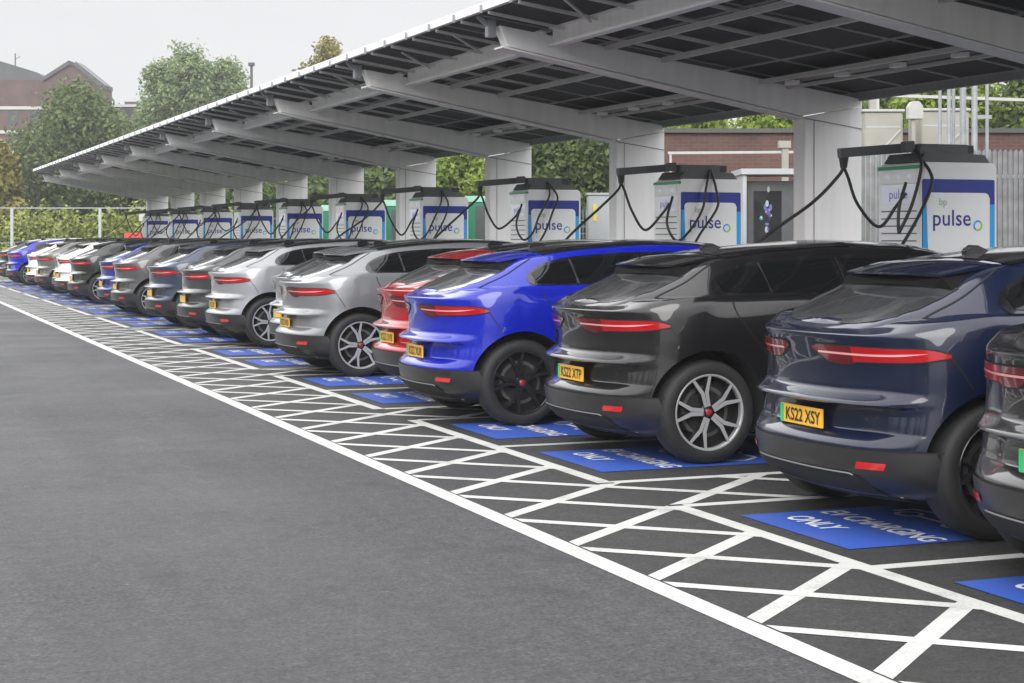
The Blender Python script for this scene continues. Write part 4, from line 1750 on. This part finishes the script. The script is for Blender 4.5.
b.box(-0.06, 0.0, 0.05, 0.12, 0, z0, M['beige'])
b.build('post', e)
tag(e, 'white round topped box on a post between the two beige cabinets', 'box')
for (px, dep, ptop, r, lab) in ((940, 26.5, 60, 0.03, 'thin grey pole nearest the right beige cabinet edge, leftmost of the pole cluster'), (949, 26.2, 60, 0.035, 'second grey pole from the left of the pole cluster'),
                           (953.5, 27.0, 60, 0.03, 'third grey pole, close against the second one'), (963, 26.4, 60, 0.055, 'fourth and thickest grey pole of the cluster'),
                           (974.5, 26.0, 60, 0.05, 'fifth grey pole with a short side arm'), (987, 26.6, 60, 0.03, 'rightmost thin grey pole of the cluster')):
    e = empty('steel_pole', at(px, dep), -TH)
    b = MB()
    b.tube([(0, 0, 0), (0, 0, zat(ptop, dep))], r, M['galv'], 12)
    b.build('shaft', e, smooth=50)
    if px == 974.5:
        b = MB()
        b.bar((0, 0, zat(117, dep)), (0.28, 0, zat(117, dep)), 0.05, 0.06, M['galv'])
        b.build('side_arm', e)
    tag(e, lab, 'pole', 'steel poles behind the nearest charger')
e = empty('overhead_pipe', at(885, 31.5), -TH)
b = MB()
b.bar((-0.2, 0, zat(95, 31.5)), (3.4, 0, zat(101, 31.5)), 0.06, 0.06, M['band'])
for xx in (-0.15, 3.3):
    b.bar((xx, 0, 0), (xx, 0, zat(98, 31.5)), 0.06, 0.06, M['band'])
b.build('pipe', e)
tag(e, 'pale horizontal pipe crossing in front of the trees at the right', 'pipe')
for (px, dep, ptop, wpx, lab) in ((871, 29, 94, 9, 'left pale duct stub above the left beige cabinet'), (887, 29, 91, 7, 'right pale duct stub above the left beige cabinet')):
    e = empty('vent_duct', at(px, dep), -TH)
    b = MB()
    w_ = wpx / F * dep * KD
    b.box(-w_ / 2, w_ / 2, 1.2, 1.2 + w_, 0, zat(ptop, dep), M['beige'])
    b.build('duct', e, bevel=0.01)
    tag(e, lab, 'duct')

# grey switch cabinet with sticker, green cabinets
e = empty('switch_cabinet', at(588, 29), -TH)
b = MB()
b.box(0, 1.1, 0, 0.6, 0, zat(195, 29), M['grey_cab'])
b.build('housing', e, bevel=0.015)
b = MB()
b.box(0.10, 0.16, -0.005, -0.001, zat(221, 29), zat(204, 29), M['yellow'])
b.build('warning_sticker', e)
b = MB()
b.box(-0.02, 1.12, -0.02, 0.62, zat(195, 29) + 0.002, zat(195, 29) + 0.04, M['grey_cab'])
b.build('lid', e)
tag(e, 'grey cabinet with a yellow sticker, half hidden by the second column', 'cabinet')
e = empty('wire_panel', at(580, 31), -TH)
b = MB()
for i in range(16):
    b.bar((i * 0.06, 0, 0), (i * 0.06, 0, zat(210, 31)), 0.012, 0.012, M['galv'])
for i in range(14):
    z = 0.3 + i * 0.13
    b.bar((0, 0.014, z), (0.9, 0.014, z), 0.012, 0.012, M['galv'])
b.build('mesh', e)
tag(e, 'wire mesh fence panel left of the grey sticker cabinet', 'fence')
for (px, dep, pt, w_, lab) in ((466, 34.5, 196, 0.55, 'green cabinet with mint lid behind the third charger from the right'), (384, 40, 200, 0.5, 'green cabinet with mint lid behind the fourth charger from the right'), (322, 46, 205, 0.5, 'small green cabinet with mint lid behind the fifth charger')):
    e = empty('green_cabinet', at(px, dep), -TH)
    b = MB()
    b.box(0, w_, 0, 0.5, 0, zat(pt + 6, dep), M['green_cab'])
    b.build('housing', e, bevel=0.01)
    b = MB()
    b.box(-0.02, w_ + 0.02, -0.02, 0.52, zat(pt + 6, dep) + 0.002, zat(pt, dep), M['mint'])
    b.build('lid', e)
    b = MB()
    b.box(w_ * 0.38, w_ + 0.003, -0.01, -0.001, 0.3, zat(pt + 10, dep), M['chg_dark'])
    b.build('door', e)
    tag(e, lab, 'cabinet', 'green cabinets behind the chargers')

# ------------------------------------------------------------------ vegetation
LM = dict(
    dark=leafmat('dark leaves', (0.055, 0.085, 0.026), (0.145, 0.19, 0.065)),
    mid=leafmat('mid green leaves', (0.050, 0.085, 0.022), (0.16, 0.21, 0.06)),
    poplar=leafmat('grey green leaves', (0.10, 0.15, 0.06), (0.26, 0.33, 0.14)),
    bright=leafmat('bright green leaves', (0.085, 0.135, 0.018), (0.27, 0.35, 0.06)),
    yellow=leafmat('yellowing leaves', (0.11, 0.105, 0.022), (0.30, 0.26, 0.06)),
    hedge=leafmat('hedge leaves', (0.17, 0.20, 0.05), (0.36, 0.39, 0.11)),
)


def leaves_mesh(lobes, nleaf, size, seed, dens=0.55):
    """leaf clumps scattered through a set of ellipsoid lobes (cx,cy,cz,rx,ry,rz)"""
    R = np.random.default_rng(seed)
    vol = np.array([l[3] * l[4] * l[5] for l in lobes]) ** 0.75
    cnt = (vol / vol.sum() * nleaf).astype(int)
    V, Fc = [], []
    for l, n in zip(lobes, cnt):
        d = R.normal(size=(n, 3))
        d /= np.linalg.norm(d, axis=1)[:, None]
        rad = np.clip(R.power(3.0, n) * (1.0 + 0.16 * R.normal(size=n)), 0, 1.28)
        # ragged surface
        ph = np.sin(d[:, 0] * 5.1 + seed) * np.sin(d[:, 1] * 4.3 + seed * 2) * np.sin(d[:, 2] * 6.0)
        rad *= 1 + 0.22 * ph
        c = np.array(l[:3]) + d * rad[:, None] * np.array(l[3:6])
        nrm = d * 0.6 + R.normal(size=(n, 3)) * 0.7 + np.array([0, 0, 0.35])
        nrm /= np.linalg.norm(nrm, axis=1)[:, None]
        t = np.cross(nrm, R.normal(size=(n, 3)))
        t /= np.linalg.norm(t, axis=1)[:, None] + 1e-9
        bt = np.cross(nrm, t)
        s = size * R.uniform(0.55, 1.35, n)[:, None]
        a = c - t * s * 0.62
        b_ = c + bt * s * 0.36 + nrm * s * 0.08
        e = c + t * s * 0.62
        f = c - bt * s * 0.36 + nrm * s * 0.08
        o = len(V)
        quad = np.stack([a, b_, e, f], 1).reshape(-1, 3)
        V.extend(quad.tolist())
        Fc.extend([[o + 4 * i, o + 4 * i + 1, o + 4 * i + 2, o + 4 * i + 3] for i in range(n)])
    return V, Fc


def tree(name, label, loc, height, width, leaf, seed, n=6000, size=0.3, trunk_h=0.28, shape='round', lobes_n=16, group=None, depth_w=None):
    root = empty(name, loc, 0)
    R = random.Random(seed)
    cw = width / 2
    lob = []
    z0 = height * trunk_h
    hc = height - z0
    ls = []
    for i in range(lobes_n):
        t = (i + 0.5) / lobes_n
        if shape == 'round':
            zc = z0 + hc * (0.12 + 0.78 * t)
            ring = cw * 0.70 * math.sqrt(max(0.03, 1 - (2 * t - 0.85) ** 2 * 0.85))
        elif shape == 'tall':
            zc = z0 + hc * (0.06 + 0.86 * t)
            ring = cw * 0.62 * (1 - t * 0.9) ** 0.5 + 0.1
        else:
            zc = z0 + hc * (0.15 + 0.7 * R.random())
            ring = cw * 0.75
        a = i * 2.4 + R.uniform(-0.5, 0.5)
        rr = ring * R.uniform(0.45, 1.05)
        lr = cw * R.uniform(0.30, 0.50) * (1 if shape != 'tall' else (1.15 - 0.45 * t))
        ls.append((rr * math.cos(a), rr * math.sin(a), zc, lr, lr, lr * R.uniform(0.65, 0.95) * (1 if shape != 'tall' else 1.5)))
    ls.append((0, 0, height - cw * 0.32, cw * 0.34, cw * 0.34, cw * 0.36))
    V, Fc = leaves_mesh(ls, n, size, seed)
    b = MB()
    b.v, b.f, b.mats, b.m = V, Fc, [LM[leaf]], [0] * len(Fc)
    b.build('crown', root, recalc=False)
    b = MB()
    tr = 0.018 * height + 0.06
    top = Vector((R.uniform(-.2, .2), R.uniform(-.2, .2), height * 0.72))
    b.tube([(0, 0, -0.1), (0.03, 0.02, z0 * 0.6), (top.x * 0.5, top.y * 0.5, height * 0.5), top], tr, M['bark'], 9, taper=[tr * 1.25, tr, tr * 0.6, tr * 0.2])
    for l in ls[:9]:
        st = Vector((0.02, 0.02, max(z0 * 0.8, l[2] * 0.6)))
        en = Vector(l[:3])
        b.tube([st, (st + en) / 2 + Vector((0, 0, 0.25)), en], tr * 0.3, M['bark'], 6, taper=[tr * 0.42, tr * 0.28, tr * 0.1])
    b.build('trunk', root, smooth=60)
    tag(root, label, 'tree', group)
    return root


def tpx(name, label, px, depth, ptop, wpx, leaf, seed, **kw):
    return tree(name, label, at(px, depth), zat(ptop, depth), wpx / F * depth * KD, leaf, seed, **kw)


tpx('broadleaf_tree', 'big dark broad tree in front of the far brick building', 82, 95, 86, 150, 'dark', 3, n=26000, size=0.26, trunk_h=0.12, lobes_n=26)
tpx('broadleaf_tree', 'dark lower tree under the far left tip of the canopy', 150, 92, 128, 130, 'dark', 31, n=16000, size=0.26, trunk_h=0.1, lobes_n=20)
tpx('broadleaf_tree', 'yellowing tree at the left edge of the photo', -2, 90, 140, 60, 'yellow', 4, n=5000, size=0.32, trunk_h=0.1)
tpx('poplar_tree', 'leftmost tall pale green tree above the canopy', 163, 120, 60, 92, 'poplar', 5, n=20000, size=0.27, trunk_h=0.1, shape='tall', lobes_n=18)
tpx('poplar_tree', 'middle and tallest of the pale green trees above the canopy', 190, 122, 50, 110, 'poplar', 6, n=26000, size=0.27, trunk_h=0.1, shape='tall', lobes_n=20)
tpx('poplar_tree', 'rightmost tall pale green tree above the canopy, beside the lamp post', 226, 124, 58, 96, 'poplar', 7, n=21000, size=0.27, trunk_h=0.1, shape='tall', lobes_n=18)
tpx('broadleaf_tree', 'small yellow green tree top showing above the canopy edge', 328, 110, 38, 75, 'yellow', 8, n=9000, size=0.26, trunk_h=0.3)
tpx('broadleaf_tree', 'dark tree between the fifth and sixth columns', 318, 78, 152, 110, 'dark', 9, n=12000, size=0.26, trunk_h=0.1)
tpx('broadleaf_tree', 'dark tree behind the farther columns of the canopy', 250, 85, 160, 110, 'mid', 10, n=11000, size=0.26, trunk_h=0.1)
tpx('broadleaf_tree', 'dark tree just left of the fourth column', 385, 68, 150, 95, 'dark', 12, n=11000, size=0.25, trunk_h=0.1)
tpx('broadleaf_tree', 'bright yellow green tree between the third and fourth columns', 458, 62, 138, 90, 'bright', 13, n=20000, size=0.18, trunk_h=0.1)
tpx('broadleaf_tree', 'large dark tree between the second and third columns', 566, 52, 95, 150, 'dark', 14, n=32000, size=0.18, trunk_h=0.08, lobes_n=26)
tpx('broadleaf_tree', 'left bright green tree behind the low brick building', 690, 48, 100, 130, 'bright', 15, n=20000, size=0.18, trunk_h=0.15)
tpx('broadleaf_tree', 'right bright green tree behind the low brick building', 770, 46, 96, 120, 'bright', 16, n=20000, size=0.18, trunk_h=0.15)
tpx('broadleaf_tree', 'mid green tree behind the left beige cabinet', 868, 47, 70, 130, 'mid', 17, n=18000, size=0.18, trunk_h=0.12)
tpx('broadleaf_tree', 'mid green tree behind the cluster of steel poles', 950, 45, 50, 150, 'bright', 18, n=24000, size=0.17, trunk_h=0.1, lobes_n=22)
tpx('broadleaf_tree', 'yellow tinged tree at the right edge behind the palisade fence', 1035, 43, 52, 130, 'mid', 19, n=22000, size=0.17, trunk_h=0.1, lobes_n=22)

# unseen trees added on the open side, only to darken reflections in the paintwork
Rb = random.Random(77)
ls = []
for i in range(34):
    y = -22 + 3.4 * i
    hh = Rb.uniform(5.5, 9.5)
    ls.append((-27 + Rb.uniform(-1.5, 1.5), y, hh * 0.52, 2.6, 2.6, hh * 0.52))
V, Fc = leaves_mesh(ls, 16000, 0.75, 91)
b = MB()
b.v, b.f, b.mats, b.m = V, Fc, [LM['dark']], [0] * len(Fc)
struct(b.build('added_tree_belt', recalc=False), 'stuff')

# hedge at the far end and its mesh fence
hd = empty('hedge', at(40, 80), -TH)
ls = []
R = random.Random(5)
hl_ = (230 - (-120)) / F * 80 * KD
for i in range(26):
    x = -hl_ * 0.46 + hl_ * i / 25 + R.uniform(-0.3, 0.3)
    hh = zat(208, 80) * R.uniform(0.72, 1.05)
    ls.append((x, R.uniform(-0.3, 0.3), hh * 0.5, 0.8, 0.7, hh * 0.52))
V, Fc = leaves_mesh(ls, 22000, 0.2, 21)
b = MB()
b.v, b.f, b.mats, b.m = V, Fc, [LM['hedge']], [0] * len(Fc)
b.build('foliage', hd, recalc=False)
tag(hd, 'yellow green hedge behind the mesh fence at the far end', 'hedge')
fe = empty('mesh_fence', at(-60, 76), -TH)
fl = (150 + 60) / F * 76 * KD
zt = zat(208, 76)
b = MB()
b.bar((0, 0, zt), (fl, 0, zt), 0.05, 0.05, M['galv'])
b.bar((0, 0, zt * 0.45), (fl, 0, zt * 0.45), 0.03, 0.03, M['galv'])
b.build('rail', fe)
for px in (-40, 12, 100, 148):
    b = MB()
    xx = (px + 60) / F * 76 * KD
    b.bar((xx, 0, 0), (xx, 0, zt), 0.12, 0.12, M['grey_cab'])
    b.build('fence_post', fe)
tag(fe, 'mesh fence with pale top rail in front of the yellow green hedge', 'fence')
e = empty('red_barrier', at(124, 70), -TH)
b = MB()
b.box(0, 0.85, 0, 0.3, 0.0, zat(232.5, 70), M['red_barrier'])
b.build('barrier', e, bevel=0.03)
tag(e, 'small red plastic barrier at the far end of the row', 'barrier')
e = empty('white_sign', at(139, 72), -TH)
b = MB()
b.box(0, 0.26, 0, 0.06, zat(221, 72), zat(212, 72), M['band'])
b.build('sign_board', e)
b = MB()
b.box(0.1, 0.15, 0.062, 0.11, 0, zat(212, 72), M['galv'])
b.build('post', e)
tag(e, 'small white sign board left of the farthest charger', 'sign')

# lamp post above the canopy
e = empty('lamp_post', at(251.5, 100), -TH)
b = MB()
b.tube([(0, 0, 0), (0, 0, zat(66, 100))], 0.1, M['roof_dark'], 10, taper=[0.13, 0.08])
b.build('shaft', e, smooth=50)
b = MB()
b.box(-0.18, 0.18, -0.2, 0.2, zat(66, 100), zat(64, 100) + 0.08, M['roof_dark'])
b.build('lamp_head', e)
tag(e, 'grey lamp post whose head shows above the canopy, right of the pale trees', 'lamp post')

# ------------------------------------------------------------------ far brick building
D = 150
e = empty('brick_building', at(0, D), -TH)
u = D * KD / F          # metres per pixel at that distance


def bx(px):
    return px * u


b = MB()
zA = zat(80, D)
b.box(bx(-90), bx(48), 0, 14, 0, zA, M['brick_far'])
b.prism([(bx(48) + 0.003, 0), (bx(107), 0), (bx(107), zat(90, D)), (bx(79), zat(67, D)), (bx(79), zat(69, D)), (bx(72.5), zat(69, D)), (bx(72.5), zat(66, D)), (bx(48) + 0.003, zat(82, D))], 'y', -1.5, 2.0, M['brick_far'])
b.build('wall', e)
b = MB()
b.prism([(bx(-90), zA + 0.003), (bx(48), zA + 0.003), (bx(36), zat(72, D)), (bx(0), zat(61, D)), (bx(-40), zat(52, D)), (bx(-90), zat(52, D))], 'y', 0.3, 14, M['roof_dark'])
b.bar((bx(79), -1.6, zat(66.5, D)), (bx(107.6), -1.6, zat(89.5, D)), 0.25, 0.25, M['roof_dark'])
b.bar((bx(72.5), -1.6, zat(65.5, D)), (bx(47), -1.6, zat(81.5, D)), 0.25, 0.25, M['roof_dark'])
b.prism([(bx(79), zat(67, D) + 0.02), (bx(107.6), zat(90, D) + 0.02), (bx(107.6), zat(89, D) + 0.3), (bx(79), zat(66, D) + 0.3)], 'y', -1.4, 2.1, M['roof_dark'])
b.prism([(bx(72.5), zat(66, D) + 0.02), (bx(47.5), zat(82, D) + 0.02), (bx(47.5), zat(81, D) + 0.3), (bx(72.5), zat(65, D) + 0.3)], 'y', -1.4, 2.1, M['roof_dark'])
b.build('roof', e)
b = MB()
for py in (108, 132, 152, 176):
    b.box(bx(-90), bx(46), -0.12, -0.004, zat(py + 1.6, D), zat(py - 1.6, D), M['band'])
b.build('concrete_band', e)
for py in (118, 141, 163):
    for px in (-80, -58, -36, -14, 8, 30):
        b = MB()
        b.box(bx(px), bx(px + 11), -0.02, -0.004, zat(py + 7, D), zat(py - 7, D), M['win_far'])
        b.build('window', e)
b = MB()
b.tube([(bx(6), 3, zat(63, D)), (bx(6), 3, zat(50, D))], 0.06, M['roof_dark'], 6)
b.bar((bx(6), 3, zat(56, D)), (bx(6) + 0.5, 3, zat(53, D)), 0.05, 0.05, M['roof_dark'])
b.build('antenna', e)
tag(e, 'large red brick building with pale bands, at the far left behind the trees', 'building')
e = empty('white_building', at(112, D + 10), -TH)
b = MB()
u2 = (D + 10) * KD / F
b.box(0, 24 * u2, 0, 8, 0, zat(107, D + 10), M['brick_far'])
b.build('wall', e)
b = MB()
b.box(-0.2, 24 * u2 + 0.2, -0.2, 8.2, zat(107, D + 10) + 0.003, zat(104.5, D + 10), M['band'])
rf = b.build('roof', e)
b = MB()
b.box(8 * u2, 20 * u2, 2, 4, zat(104.5, D + 10) + 0.003, zat(100, D + 10), M['brick_far'])
b.build('chimney', rf)
b = MB()
b.box(14 * u2, 20 * u2, -0.05, -0.004, zat(120, D + 10), zat(109, D + 10), M['win_far'])
b.build('window', e)
tag(e, 'small brick block with white roof edge between the big building and the pale trees', 'building')

# ------------------------------------------------------------------ damp air
hz = bpy.data.materials.new('damp air')
hz.use_nodes = True
n = hz.node_tree
n.nodes.remove(n.nodes['Principled BSDF'])
pv = n.nodes.new('ShaderNodeVolumePrincipled')
pv.inputs['Color'].default_value = (0.93, 0.95, 1.0, 1)
pv.inputs['Density'].default_value = 0.0006
n.links.new(pv.outputs[0], n.nodes['Material Output'].inputs['Volume'])
b = MB()
b.box(-640, 940, -640, 940, -1.0, 24.0, hz)
struct(b.build('haze'), 'stuff')
SC.cycles.volume_max_steps = 64
